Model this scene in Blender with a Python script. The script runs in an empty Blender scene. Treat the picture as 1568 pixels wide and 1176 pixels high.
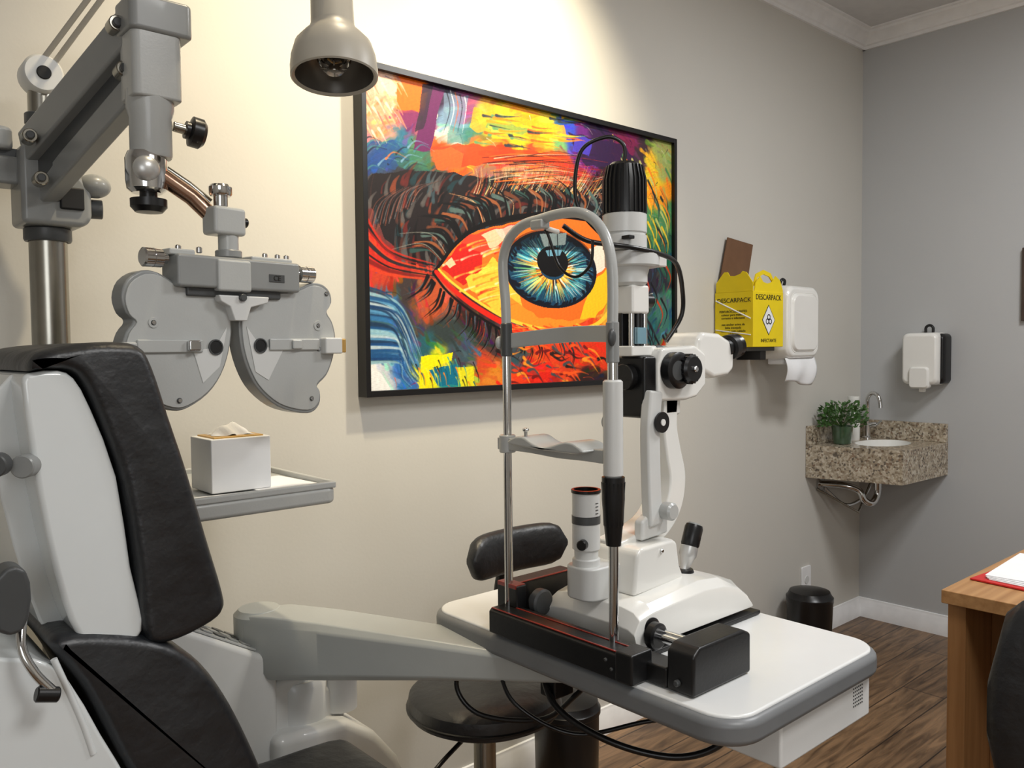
import bpy, bmesh, math, random
import numpy as np
from mathutils import Vector, Matrix
random.seed(7); rng=np.random.RandomState(5)
SC=bpy.context.scene
def lin(c):
    return tuple(((v/255.)/12.92 if v/255.<=.04045 else ((v/255.+.055)/1.055)**2.4) for v in c)
# ---------------- materials ----------------
def M(name,rgb,rough=.5,metal=0,coat=0,var=.04,vs=20,bump=0,bs=200,spec=.5,bd=.002):
    m=bpy.data.materials.new(name); m.use_nodes=True; nt=m.node_tree; b=nt.nodes['Principled BSDF']
    c=lin(rgb); b.inputs['Roughness'].default_value=rough; b.inputs['Metallic'].default_value=metal
    b.inputs['Coat Weight'].default_value=coat; b.inputs['Coat Roughness'].default_value=.05
    b.inputs['Specular IOR Level'].default_value=spec
    tc=nt.nodes.new('ShaderNodeTexCoord'); n=nt.nodes.new('ShaderNodeTexNoise'); n.inputs['Scale'].default_value=vs; n.inputs['Detail'].default_value=4
    nt.links.new(tc.outputs['Object'],n.inputs['Vector'])
    r=nt.nodes.new('ShaderNodeValToRGB'); r.color_ramp.elements[0].position=.3; r.color_ramp.elements[1].position=.7
    r.color_ramp.elements[0].color=(*[v*(1-var) for v in c],1); r.color_ramp.elements[1].color=(*[min(1,v*(1+var)) for v in c],1)
    nt.links.new(n.outputs['Fac'],r.inputs['Fac']); nt.links.new(r.outputs['Color'],b.inputs['Base Color'])
    if bump:
        n2=nt.nodes.new('ShaderNodeTexNoise'); n2.inputs['Scale'].default_value=bs; n2.inputs['Detail'].default_value=5
        nt.links.new(tc.outputs['Object'],n2.inputs['Vector'])
        bp=nt.nodes.new('ShaderNodeBump'); bp.inputs['Strength'].default_value=bump; bp.inputs['Distance'].default_value=bd
        nt.links.new(n2.outputs['Fac'],bp.inputs['Height']); nt.links.new(bp.outputs['Normal'],b.inputs['Normal'])
    return m
wallm=M('wall_paint',(204,201,193),.7,bump=.1,bs=120,var=.01,vs=3)
wall2=M('wall_paint_grey',(186,187,187),.75,bump=.1,bs=120,var=.01,vs=3)
ceilm=M('ceiling_paint',(212,212,212),.8)
trimm=M('trim_white',(240,240,240),.45)
white=M('glossy_white_plastic',(238,237,232),.22,coat=.5,var=.01)
offw=M('offwhite_plastic',(214,215,213),.35,coat=.2,var=.02)
greyp=M('light_grey_enamel',(182,184,182),.33,coat=.25,var=.02,bump=.08,bs=300)
greym=M('mid_grey_enamel',(142,144,143),.36,coat=.2,var=.03)
greyd=M('dark_grey_enamel',(72,74,75),.4)
armm=M('swing_arm_grey',(172,175,172),.35,var=.02,bump=.05,coat=.15)
black=M('black_plastic',(15,15,17),.32)
blackm=M('black_metal',(22,22,23),.36,var=.1,bump=.1)
leather=M('black_leather',(19,22,27),.42,var=.2,vs=40,bump=.9,bs=16,coat=.0,spec=.8,bd=.006)
chrome=M('chrome',(210,210,210),.12,1,var=.02)
silver=M('satin_silver',(205,205,203),.35,.6,var=.02)
steel=M('brushed_steel',(160,157,148),.25,1,var=.05)
copper=M('coppery_steel',(185,150,130),.22,1)
brass=M('gold_trim',(200,160,90),.4,.4)
tabw=M('table_white_laminate',(238,239,238),.26,var=.01,coat=.2)
rimg=M('table_rim_grey',(122,124,126),.38)
yellow=M('yellow_cardboard',(240,212,4),.55,var=.03)
brown=M('brown_cardboard',(110,78,54),.8,var=.08)
ink=M('black_ink',(20,18,12),.6)
paper=M('paper_white',(238,239,240),.8,var=.02)
red=M('red_plastic',(200,35,35),.4)
redd=M('red_trim_glint',(140,30,14),.3,coat=.5)  # red of the rims, also colours the reflection lines on the base front
beige=M('lamp_beige',(184,178,165),.4,var=.02)
dint=M('lamp_interior',(120,116,110),.28,.6)
greenl=M('leaf_green',(62,98,44),.5,var=.45,vs=60)
soil=M('soil',(50,38,28),.9,var=.3)
hole=M('deep_black',(4,4,5),.6)
shell=M('chair_white_shell',(224,228,228),.2,coat=.6,var=.01)
glassd=M('pot_glass_green',(60,85,62),.1,coat=1,var=.3)
picd=M('dark_wood_frame',(70,56,48),.5,var=.2)
blue=M('cyan_glass',(120,160,175),.1,coat=1)
def glass(name):
    m=bpy.data.materials.new(name); m.use_nodes=True; b=m.node_tree.nodes['Principled BSDF']
    b.inputs['Transmission Weight'].default_value=1; b.inputs['Roughness'].default_value=.02; b.inputs['Base Color'].default_value=(.95,.95,.95,1); return m
glassm=glass('clear_glass')
def nodes(name,rough=.5):
    m=bpy.data.materials.new(name); m.use_nodes=True; nt=m.node_tree; b=nt.nodes['Principled BSDF']; b.inputs['Roughness'].default_value=rough
    tc=nt.nodes.new('ShaderNodeTexCoord'); return m,nt,b,tc
def ramp(nt,els):
    r=nt.nodes.new('ShaderNodeValToRGB'); e=r.color_ramp.elements
    while len(e)<len(els): e.new(.5)
    for i,(p,c) in enumerate(els): e[i].position=p; e[i].color=(*lin(c),1)
    return r
def granite():
    m,nt,b,tc=nodes('speckled_granite',.2); L=nt.links
    v=nt.nodes.new('ShaderNodeTexVoronoi'); v.inputs['Scale'].default_value=130; L.new(tc.outputs['Object'],v.inputs['Vector'])
    sp=nt.nodes.new('ShaderNodeSeparateColor'); L.new(v.outputs['Color'],sp.inputs[0])
    r=ramp(nt,[(0,(112,102,90)),(.10,(156,142,122)),(.3,(188,176,156)),(.6,(174,160,138)),(.8,(202,192,174)),(.94,(140,118,98))]); r.color_ramp.interpolation='CONSTANT'
    L.new(sp.outputs[0],r.inputs[0])
    n=nt.nodes.new('ShaderNodeTexNoise'); n.inputs['Scale'].default_value=45; n.inputs['Detail'].default_value=6; L.new(tc.outputs['Object'],n.inputs['Vector'])
    r2=ramp(nt,[(.3,(165,157,147)),(.55,(255,255,255))]); L.new(n.outputs['Fac'],r2.inputs[0])
    mx=nt.nodes.new('ShaderNodeMixRGB'); mx.blend_type='MULTIPLY'; mx.inputs[0].default_value=.8; L.new(r.outputs[0],mx.inputs[1]); L.new(r2.outputs[0],mx.inputs[2]); L.new(mx.outputs[0],b.inputs['Base Color']); return m
granm=granite()
def woodfloor():
    m,nt,b,tc=nodes('wood_plank_floor',.38); L=nt.links
    br=nt.nodes.new('ShaderNodeTexBrick'); br.inputs['Scale'].default_value=1; br.inputs['Brick Width'].default_value=1.2; br.inputs['Row Height'].default_value=.15; br.inputs['Mortar Size'].default_value=.0025
    br.inputs['Color1'].default_value=(*lin((156,126,94)),1); br.inputs['Color2'].default_value=(*lin((134,106,78)),1); br.inputs['Mortar'].default_value=(*lin((72,54,38)),1); br.offset=.37
    L.new(tc.outputs['Object'],br.inputs['Vector'])
    mp=nt.nodes.new('ShaderNodeMapping'); mp.inputs['Scale'].default_value=(2.5,22,1); L.new(tc.outputs['Object'],mp.inputs['Vector'])
    n=nt.nodes.new('ShaderNodeTexNoise'); n.inputs['Scale'].default_value=1.6; n.inputs['Detail'].default_value=8; n.inputs['Distortion'].default_value=1.2; L.new(mp.outputs[0],n.inputs['Vector'])
    r=ramp(nt,[(.3,(130,120,110)),(.5,(205,200,195)),(.7,(255,250,245))]); L.new(n.outputs['Fac'],r.inputs[0])
    mx=nt.nodes.new('ShaderNodeMixRGB'); mx.blend_type='MULTIPLY'; mx.inputs[0].default_value=1; L.new(br.outputs[0],mx.inputs[1]); L.new(r.outputs[0],mx.inputs[2]); L.new(mx.outputs[0],b.inputs['Base Color']); return m
floorm=woodfloor()
def woodm(name,c1,c2,sc=(2,40,40)):
    m,nt,b,tc=nodes(name,.45); L=nt.links
    mp=nt.nodes.new('ShaderNodeMapping'); mp.inputs['Scale'].default_value=sc; L.new(tc.outputs['Object'],mp.inputs['Vector'])
    n=nt.nodes.new('ShaderNodeTexNoise'); n.inputs['Scale'].default_value=1.5; n.inputs['Detail'].default_value=6; L.new(mp.outputs[0],n.inputs['Vector'])
    r=ramp(nt,[(.3,c1),(.7,c2)]); L.new(n.outputs['Fac'],r.inputs[0]); L.new(r.outputs[0],b.inputs['Base Color']); return m
deskm=woodm('oak_laminate',(160,116,72),(190,146,98))
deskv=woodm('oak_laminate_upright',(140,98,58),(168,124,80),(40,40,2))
# ---------------- mesh helpers ----------------
def emp(name,loc=(0,0,0)):
    o=bpy.data.objects.new(name,None); bpy.context.collection.objects.link(o); o.empty_display_size=.05; return o
def fin(bm,name,par,mat,bev=0,seg=3,sub=0,ang=.6):
    bmesh.ops.remove_doubles(bm,verts=bm.verts,dist=1e-6)
    bmesh.ops.recalc_face_normals(bm,faces=bm.faces)
    me=bpy.data.meshes.new(name); bm.to_mesh(me); bm.free()
    for p in me.polygons: p.use_smooth=True
    o=bpy.data.objects.new(name,me); bpy.context.collection.objects.link(o)
    if mat: me.materials.append(mat)
    if par: o.parent=par
    if sub:
        s=o.modifiers.new('s','SUBSURF'); s.levels=sub; s.render_levels=sub
    elif bev:
        b=o.modifiers.new('b','BEVEL'); b.width=bev; b.segments=seg; b.limit_method='ANGLE'; b.angle_limit=.6; b.harden_normals=True
    else: me.set_sharp_from_angle(angle=ang)
    return o
def box(par,name,lo,hi,mat,bev=.003,seg=3,rz=0,rot=None):
    bm=bmesh.new(); lo=Vector(lo); hi=Vector(hi); c=(lo+hi)/2; d=hi-lo
    bmesh.ops.create_cube(bm,size=1)
    for v in bm.verts:
        v.co=Vector((v.co.x*d.x,v.co.y*d.y,v.co.z*d.z))
    if rot is not None: bmesh.ops.transform(bm,matrix=rot.to_4x4(),verts=bm.verts)
    elif rz: bmesh.ops.transform(bm,matrix=Matrix.Rotation(rz,4,'Z'),verts=bm.verts)
    for v in bm.verts: v.co+=c
    return fin(bm,name,par,mat,bev,seg)
def axisM(a,b):
    d=(Vector(b)-Vector(a)); return d.length,Matrix.Translation(Vector(a))@d.to_track_quat('Z','Y').to_matrix().to_4x4()
def lathe(par,name,prof,a,b,mat,n=32,bev=0,ang=.6):
    """prof (r,h) h in metres along a->b"""
    _,m=axisM(a,b); bm=bmesh.new(); rings=[]
    for r,h in prof:
        if r<1e-6: rings.append([bm.verts.new((0,0,h))]*n)
        else: rings.append([bm.verts.new((r*math.cos(2*math.pi*i/n),r*math.sin(2*math.pi*i/n),h)) for i in range(n)])
    for A,B in zip(rings,rings[1:]):
        for i in range(n):
            j=(i+1)%n; vs=[]
            for v in (A[i],A[j],B[j],B[i]):
                if v not in vs: vs.append(v)
            if len(vs)>2:
                try: bm.faces.new(vs)
                except ValueError: pass
    bmesh.ops.transform(bm,matrix=m,verts=bm.verts)
    return fin(bm,name,par,mat,bev,2,ang=ang)
def cyl(par,name,a,b,r,mat,r2=None,n=28,bev=.0015):
    L=(Vector(b)-Vector(a)).length; r2=r if r2 is None else r2; e=min(bev,L*.3,r*.5)
    return lathe(par,name,[(0,0),(r-e,0),(r,e),(r2,L-e),(max(r2-e,.0001),L),(0,L)],a,b,mat,n)
def cr(pts,n=8,closed=False):
    P=[Vector(p) for p in pts]; out=[]; N=len(P)
    rg=range(N) if closed else range(N-1)
    for i in rg:
        p0=P[(i-1)%N] if closed or i>0 else P[0]; p1=P[i]; p2=P[(i+1)%N]; p3=P[(i+2)%N] if closed or i+2<N else P[-1]
        for k in range(n):
            t=k/n; out.append(.5*((2*p1)+(p2-p0)*t+(2*p0-5*p1+4*p2-p3)*t*t+(3*p1-p0-3*p2+p3)*t**3))
    if not closed: out.append(P[-1])
    return out
def tube(par,name,pts,r,mat,n=12,sub=8,ry=None,smooth=True,up=None):
    P=cr(pts,sub) if smooth else [Vector(p) for p in pts]
    bm=bmesh.new(); rings=[]; ry=ry or r
    T=[(P[min(i+1,len(P)-1)]-P[max(i-1,0)]).normalized() for i in range(len(P))]
    u=Vector(up) if up else (Vector((0,0,1)) if abs(T[0].z)<.9 else Vector((1,0,0)))
    for i,p in enumerate(P):
        t=T[i]; u=(u-t*u.dot(t)).normalized(); w=t.cross(u)
        rings.append([bm.verts.new(p+u*(math.cos(a)*ry)+w*(math.sin(a)*r)) for a in [2*math.pi*k/n for k in range(n)]])
    for A,B in zip(rings,rings[1:]):
        for i in range(n): bm.faces.new((A[i],A[(i+1)%n],B[(i+1)%n],B[i]))
    bm.faces.new(rings[0]); bm.faces.new(rings[-1])
    return fin(bm,name,par,mat,ang=1.0)
def prism(par,name,poly,a,b,mat,plane='XZ',bev=.003,seg=3,sm=0,fn=None):
    """extrude 2-D polygon. XZ: along Y from a to b; XY: along Z; YZ: along X"""
    if sm: poly=[(v.x,v.y) for v in cr([(p[0],p[1],0) for p in poly],sm,True)]
    F=fn or {'XZ':lambda x,y,t:(x,t,y),'XY':lambda x,y,t:(x,y,t),'YZ':lambda x,y,t:(t,x,y)}[plane]
    bm=bmesh.new(); A=[bm.verts.new(F(x,y,a)) for x,y in poly]
    B=[bm.verts.new(F(x,y,b)) for x,y in poly]
    bm.faces.new(A); bm.faces.new(B[::-1])
    for i in range(len(poly)):
        j=(i+1)%len(poly); bm.faces.new((A[i],A[j],B[j],B[i]))
    return fin(bm,name,par,mat,bev,seg)
def loft(par,name,rings,mat,bev=0,seg=3,sub=0,ang=.6):
    bm=bmesh.new(); R=[[bm.verts.new(p) for p in r] for r in rings]; n=len(R[0])
    for A,B in zip(R,R[1:]):
        for i in range(n): bm.faces.new((A[i],A[(i+1)%n],B[(i+1)%n],B[i]))
    bm.faces.new(R[0]); bm.faces.new(R[-1][::-1])
    return fin(bm,name,par,mat,bev,seg,sub,ang)
def pad(par,name,poly,ya,yb,mat,e=.03,k=6,sm=3):
    """upholstered pad: XZ profile between ya..yb with softly rounded ends"""
    P=[(v.x,v.y) for v in cr([(p[0],p[1],0) for p in poly],sm,True)]; n=len(P)
    N=[]
    area=sum(P[i][0]*P[(i+1)%n][1]-P[(i+1)%n][0]*P[i][1] for i in range(n)); sg=1 if area>0 else -1
    for i in range(n):
        tx=P[(i+1)%n][0]-P[i-1][0]; tz=P[(i+1)%n][1]-P[i-1][1]; l=math.hypot(tx,tz) or 1; N.append((-tz/l*sg,tx/l*sg))
    R=[]
    def ring(y,ins): return [(P[i][0]+N[i][0]*ins,y,P[i][1]+N[i][1]*ins) for i in range(n)]
    for q in range(k+1):
        a=math.pi/2*q/k; R.append(ring(ya+e*(1-math.sin(a)),e*.55*(1-math.cos(math.pi/2-a))if 0 else e*.55*(1-math.sin(a))**1.0*(1) if 0 else e*.5*(math.cos(a)**2)))
    R[0]=ring(ya+e*.0,e*.62)
    R=[ring(ya+e*(1-math.cos(math.pi/2*q/k)),e*.62*(1-math.sin(math.pi/2*q/k))) for q in range(k+1)]
    R+=[ring(yb-e*(1-math.cos(math.pi/2*q/k)),e*.62*(1-math.sin(math.pi/2*q/k))) for q in range(k,-1,-1)]
    return loft(par,name,R,mat,ang=1.2)
def ball(par,name,c,s,mat,seg=24):
    bm=bmesh.new(); bmesh.ops.create_uvsphere(bm,u_segments=seg,v_segments=seg//2,radius=1)
    for v in bm.verts: v.co=Vector((v.co.x*s[0]+c[0],v.co.y*s[1]+c[1],v.co.z*s[2]+c[2]))
    return fin(bm,name,par,mat,ang=3)
def rrect(x0,y0,x1,y1,r,n=8):
    o=[]
    for cx,cy,a0 in ((x1-r,y1-r,0),(x0+r,y1-r,90),(x0+r,y0+r,180),(x1-r,y0+r,270)):
        for k in range(n+1):
            a=math.radians(a0+90*k/n); o.append((cx+r*math.cos(a),cy+r*math.sin(a)))
    return o
def text(par,name,body,size,loc,rot,mat,align='CENTER'):
    cu=bpy.data.curves.new(name,'FONT'); cu.body=body; cu.size=size; cu.extrude=.0003; cu.align_x=align; cu.align_y='CENTER'; cu.materials.append(mat)
    o=bpy.data.objects.new(name,cu); bpy.context.collection.objects.link(o); o.location=loc; o.rotation_euler=rot; o.parent=par; return o
# ---------------- room ----------------
X0,X1,Y0,Y1,H=-1.7,3.85,-2.3,1.86,2.745
box(None,'wall_north',(X0-.1,Y1,-.1),(X1+.1,Y1+.1,H+.1),wallm,0)
box(None,'wall_east',(X1,Y0,-.1),(X1+.1,Y1,H+.1),wall2,0)
box(None,'wall_south',(X0-.1,Y0-.1,-.1),(X1+.1,Y0,H+.1),wallm,0)
box(None,'wall_west',(X0-.1,Y0,-.1),(X0,Y1,H+.1),wallm,0)
box(None,'floor',(X0,Y0,-.1),(X1,Y1,0),floorm,0)
box(None,'ceiling',(X0,Y0,H),(X1,Y1,H+.1),ceilm,0)
cp=[(0,-.075),(.012,-.075),(.014,-.062),(.022,-.058),(.03,-.04),(.045,-.022),(.052,-.018),(.056,-.008),(.068,-.006),(.07,0),(0,0)]
prism(None,'trim_1',[(Y1-d,H+z) for d,z in cp],X0,X1,trimm,'YZ',0)
prism(None,'trim_2',[(X1-d,H+z) for d,z in cp],Y0,Y1,trimm,'XZ',0)
bp_=[(0,0),(.014,0),(.014,.06),(.011,.065),(.011,.074),(.007,.08),(.006,.09),(0,.092)]
prism(None,'baseboard_north',[(Y1-d,z) for d,z in bp_],X0,X1,trimm,'YZ',0)
prism(None,'baseboard_east',[(X1-d,z) for d,z in bp_],Y0,Y1,trimm,'XZ',0)
# ---------------- painting ----------------
def art():
    W,Hh=800,530
    yy,xx=np.mgrid[0:Hh,0:W].astype(float)
    def noise(sc,seed):
        r=np.random.RandomState(seed); o=np.zeros((Hh,W))
        for k in range(7):
            a=r.rand()*6.28; f=sc*(.5+r.rand()*1.5); o+=np.sin((xx*math.cos(a)+yy*math.sin(a))*f+r.rand()*6.28)
        return o/7
    def P(x,y):
        s=(x-784)/1270.; X=1.83*(.661+.75*s)/(.75-.661*s); u=(X-1.138)/(2.374-1.138)
        yt=105+.2505*(x-563); yb=600-.055*(x-572); return u*W,(y-yt)/(yb-yt)*Hh
    seeds="""580 130 226 170 140;600 180 215 150 120;615 140 235 190 165;640 150 240 110 25;655 185 120 40 90;685 150 50 35 60;705 180 110 140 170;725 160 140 70 110;745 190 170 170 70;780 185 240 175 30;810 190 245 150 20;840 205 225 190 50;860 215 110 165 100;880 205 50 70 180;900 220 90 30 110;930 220 45 20 60;960 230 110 30 70;985 240 60 40 50;1000 260 230 190 40;1010 300 240 150 30;1020 240 160 170 90;1015 340 70 130 80;1020 380 40 90 70;575 215 150 110 120;585 240 30 60 130;620 225 40 100 130;645 235 60 120 90;700 240 235 80 25;740 230 235 120 25;780 240 220 60 20;830 240 240 100 25;860 240 200 60 30;590 280 50 60 80;620 270 45 45 50;640 320 30 30 35;600 330 100 50 50;680 290 40 60 60;700 320 60 40 40;760 270 150 100 80;800 265 190 150 110;850 270 190 120 80;880 280 170 50 35;740 310 30 30 30;800 305 40 30 30;870 310 130 30 30;920 300 40 20 30;960 330 60 40 60;580 380 200 40 25;600 400 215 50 25;630 380 140 30 30;590 420 190 60 35;650 410 200 70 45;640 440 60 50 50;585 450 70 100 120;600 480 50 110 160;620 520 80 140 185;590 530 40 100 160;640 500 60 60 70;660 460 180 80 45;600 570 200 205 210;580 590 235 235 230;625 570 50 110 180;655 570 230 220 25;680 545 210 210 35;690 580 30 135 140;720 580 190 190 40;660 530 40 90 100;690 510 50 60 60;720 540 60 80 90;740 560 205 70 35;760 590 220 130 40;800 590 230 60 25;830 570 220 35 20;860 590 150 30 25;880 560 205 60 25;910 540 220 60 25;900 580 50 30 30;960 540 60 30 40;990 500 40 90 90;1010 560 210 50 25;800 530 60 70 80;840 540 220 90 30;760 520 70 50 50;740 490 60 30 30;950 450 230 160 50;980 420 60 60 60;705 215 200 190 180;765 165 220 150 40;735 205 60 120 110;800 215 250 190 30;820 225 200 70 30;600 205 240 150 110;870 580 225 60 30;940 400 240 190 40;1000 430 40 40 50;1012 470 60 110 100"""
    S=[tuple(map(float,q.split())) for q in seeds.split(';')]
    nx=xx+noise(.05,1)*26+noise(.15,2)*10; ny=yy+noise(.05,3)*26+noise(.16,4)*10
    best=np.full((Hh,W),1e9); img=np.zeros((Hh,W,3))
    for x,y,r,g,b in S:
        px,py=P(x,y); d=(nx-px)**2+((ny-py))**2; m=d<best; best[m]=d[m]; img[m]=(r,g,b)
    def blur(k):
        nonlocal img
        for ax in (0,1):
            p=np.pad(img,[(k,k) if a==ax else (0,0) for a in range(3)],'edge'); c=np.cumsum(p,axis=ax); c=np.concatenate([np.zeros_like(np.take(c,[0],axis=ax)),c],axis=ax)
            n=img.shape[ax]; img=(np.take(c,range(2*k+1,2*k+1+n),axis=ax)-np.take(c,range(0,n),axis=ax))/(2*k+1)
    blur(5); blur(4)
    def fill(pts,col,j=4,seed=9,al=1):
        pp=[P(*p) for p in pts]; X_=xx+noise(.12,seed)*j; Y_=yy+noise(.12,seed+1)*j
        ins=np.zeros((Hh,W),bool)
        for i in range(len(pp)):
            x1,y1=pp[i]; x2,y2=pp[(i+1)%len(pp)]
            if y1==y2: continue
            c=((y1>Y_)!=(y2>Y_))&(X_<(x2-x1)*(Y_-y1)/(y2-y1)+x1); ins^=c
        img[ins]=img[ins]*(1-al)+np.array(col,float)*al
        return ins
    def dab(cx,cy,r,col,al=1.):
        x0=max(0,int(cx-r-1));x1=min(W,int(cx+r+2));y0=max(0,int(cy-r-1));y1=min(Hh,int(cy+r+2))
        if x0>=x1 or y0>=y1: return
        d=np.hypot(xx[y0:y1,x0:x1]-cx,yy[y0:y1,x0:x1]-cy); a=(np.clip(r+.5-d,0,1)*al)[...,None]
        img[y0:y1,x0:x1]=img[y0:y1,x0:x1]*(1-a)+np.array(col,float)*a
    def stroke(pts,w0,w1,col,al=1.,raw=False):
        pp=[Vector((*(p if raw else P(*p)),0)) for p in pts]
        Q=cr(pp,10) if len(pp)>2 else [pp[0].lerp(pp[1],k/12) for k in range(13)]
        R=[]
        for a,b in zip(Q,Q[1:]):
            n=max(1,int((b-a).length/1.6)); R+=[a.lerp(b,k/n) for k in range(n)]
        R.append(Q[-1]); L=len(R)
        for i,q in enumerate(R):
            t=i/max(1,L-1); dab(q.x,q.y,max(.45,(w0+(w1-w0)*t)),col,al)
    ex,ey=P(835,415)
    def jit(c,a=22): return tuple(np.clip(np.array(c)*(1+(rng.rand()-.5)*.34)+(rng.rand(3)-.5)*a,0,255))
    for k in range(2000):
        x=rng.rand()*W; y=rng.rand()*Hh; c=img[int(y),int(x)].copy()
        th=math.atan2((y-ey)*1.5,x-ex)+math.pi/2+(rng.rand()-.5)*.9
        L=14+rng.rand()*40; cv=(rng.rand()-.5)*12
        dx,dy=math.cos(th),math.sin(th)*.8
        stroke([(x-dx*L/2,y-dy*L/2),(x-dy*cv*.5,y+dx*cv*.5),(x+dx*L/2,y+dy*L/2)],1.4+rng.rand()*4.2,.8,jit(c,56),.32,True)
    accents=[(255,220,60),(30,30,60),(240,80,30),(230,225,210),(30,110,150),(15,12,15),(150,30,80),(90,60,150)]
    for k in range(170):
        x=rng.rand()*W; y=rng.rand()*Hh; th=rng.rand()*3.14; L=12+rng.rand()*26; dx,dy=math.cos(th),math.sin(th)
        stroke([(x,y),(x+dx*L/2+4,y+dy*L/2-3),(x+dx*L,y+dy*L)],.9,.4,accents[rng.randint(8)],.6,True)
    fill([(625,120),(662,130),(655,175),(622,170)],(240,105,20)); fill([(672,135),(692,142),(668,235),(645,232)],(95,30,85))
    fill([(660,132),(676,135),(660,200),(648,205)],(40,25,45),al=.8)
    fill([(735,168),(870,195),(872,215),(820,222),(725,200)],(240,165,25),8,al=.7)
    fill([(760,185),(830,200),(800,212),(750,200)],(95,150,80),7,al=.7)
    fill([(690,145),(728,152),(716,200),(694,192)],(110,135,160),7,al=.7)
    fill([(700,196),(735,203),(728,222),(692,220)],(60,120,120),6,al=.6)
    fill([(565,222),(612,216),(640,240),(620,262),(570,262)],(30,70,125),8,al=.7)
    fill([(612,236),(668,232),(672,262),(630,262)],(50,100,80),7,al=.6)
    fill([(672,225),(720,222),(800,232),(880,242),(860,252),(760,252),(680,262)],(222,60,24),6,al=.85)
    fill([(672,232),(700,226),(720,236),(716,262),(680,262)],(235,95,40),5,al=.8)
    fill([(874,205),(960,225),(985,262),(900,255)],(42,22,60),7,al=.9)
    fill([(888,210),(912,216),(905,240),(882,232)],(70,60,190),6,al=.8)
    for k in range(46):
        x=735+rng.rand()*140; y=176+rng.rand()*50; stroke([(x,y),(x+12,y+2),(x+26+rng.rand()*14,y+rng.rand()*8)],3,.6,[(250,190,30),(230,90,25),(190,200,70),(245,140,20),(90,140,90),(40,50,60)][rng.randint(6)],.6)
    for k in range(40):
        x=566+rng.rand()*60; y=115+rng.rand()*95; stroke([(x,y),(x+5,y+8),(x+12,y+22)],3,.8,[(240,200,180),(220,150,110),(200,110,90),(235,170,130)][rng.randint(4)],.5)
    for k in range(5): stroke([(694+k*7,140+k*3),(700+k*6,170),(690+k*7,205)],1.3,.6,[(20,20,30),(220,220,225),(200,90,40)][k%3],.8)
    for k in range(20): 
        x=566+rng.rand()*80; y=212+rng.rand()*45; stroke([(x,y+10),(x+12,y),(x+30,y+2+rng.rand()*8)],2,.6,[(30,70,140),(20,30,50),(60,120,130),(110,150,180),(210,110,60)][rng.randint(5)],.7)
    # dark lid
    lid=[(574,272),(640,262),(720,268),(800,280),(900,285),(985,300),(990,400),(945,400),(930,345),(880,336),(800,333),(740,350),(705,375),(680,408),(640,400),(600,365),(580,318)]
    ins=fill(lid,(27,21,24),8)
    ly,lx=np.where(ins)
    for k in range(260):
        i=rng.randint(len(lx)); x,y=lx[i],ly[i]; th=math.atan2((y-ey)*1.2,x-ex)+math.pi/2+(rng.rand()-.5)*.5; L=18+rng.rand()*34; dx,dy=math.cos(th),math.sin(th)
        stroke([(x-dx*L/2,y-dy*L/2),(x+dy*3,y-dx*3),(x+dx*L/2,y+dy*L/2)],1.6+rng.rand()*5,.8,[(80,46,40),(46,66,78),(120,56,34),(84,80,80),(10,9,12),(10,9,12),(24,50,58),(90,28,26),(54,74,84)][rng.randint(9)],.45,True)
    for k in range(26):
        q=k/25; x=588+q*70; stroke([(x-12,345-q*40+rng.rand()*16),(x,310-q*26+rng.rand()*8),(x+26,292-q*14)],1.2,.4,[(150,80,60),(14,12,14),(110,110,115)][k%3],.6)
    # brow strands
    for k in range(190):
        t=rng.rand(); x=735+t*190; y=296-10*math.sin(t*3.1)+rng.rand()*6
        c=[(225,205,175),(200,120,60),(18,12,12),(18,12,12),(150,150,140),(235,190,90),(150,40,30),(60,80,60)][rng.randint(8)]
        L=18+rng.rand()*22
        stroke([(x-8,y+6-rng.rand()*8),(x-2+t*6,y-L*.5),(x+t*16-6+rng.rand()*6,y-L)],1.1,.4,c,.85)
    for k in range(44):
        y=240+rng.rand()*44; x=745+rng.rand()*70; stroke([(x,y),(x+50,y-6+rng.rand()*6),(x+90+rng.rand()*50,y-6+rng.rand()*20)],.9,.4,[(20,10,10),(230,120,40),(235,220,190),(15,10,10),(190,50,30)][rng.randint(5)],.8)
    for k in range(18): stroke([(910+rng.rand()*20,275+k*4),(960,262+k*5),(1000+rng.rand()*20,250+k*7)],.9,.4,[(200,170,150),(230,120,40),(15,10,10)][k%3],.7)
    # upper lashes
    arc=[(684,402),(705,374),(735,350),(775,337),(820,330),(870,330),(915,336),(950,345)]
    A=cr([(a,b,0) for a,b in arc],14)
    for k in range(22):
        q=(k+.5)/22; p=A[int(q*(len(A)-1))]; ang=math.radians(200+80*q); L=50*(1-.1*q)
        e=(p.x+math.cos(ang)*L,p.y+math.sin(ang)*L*.85); mid=(p.x+math.cos(ang+.4)*L*.55,p.y+math.sin(ang+.4)*L*.5)
        stroke([(p.x,p.y),mid,e],1.5,4.5,[(44,72,70),(140,80,48),(76,96,94),(100,56,38)][k%4],.8)
    for k in range(60):
        q=rng.rand(); p=A[int(q*(len(A)-1))]; ang=math.radians(198+88*q+(rng.rand()-.5)*12); L=(50+rng.rand()*30)*(1-.15*q)
        col=[(150,64,34),(14,12,14),(150,150,140),(10,9,12),(10,9,12),(10,9,12),(226,170,120),(10,9,12)][rng.randint(8)]
        wd=3.4 if sum(col)<60 else .9
        b_=.3+rng.rand()*.2
        e=(p.x+math.cos(ang)*L,p.y+math.sin(ang)*L*.85); mid=(p.x+math.cos(ang+b_)*L*.5,p.y+math.sin(ang+b_)*L*.5)
        stroke([(p.x,p.y),mid,e],wd,.5,col,.95)
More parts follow.
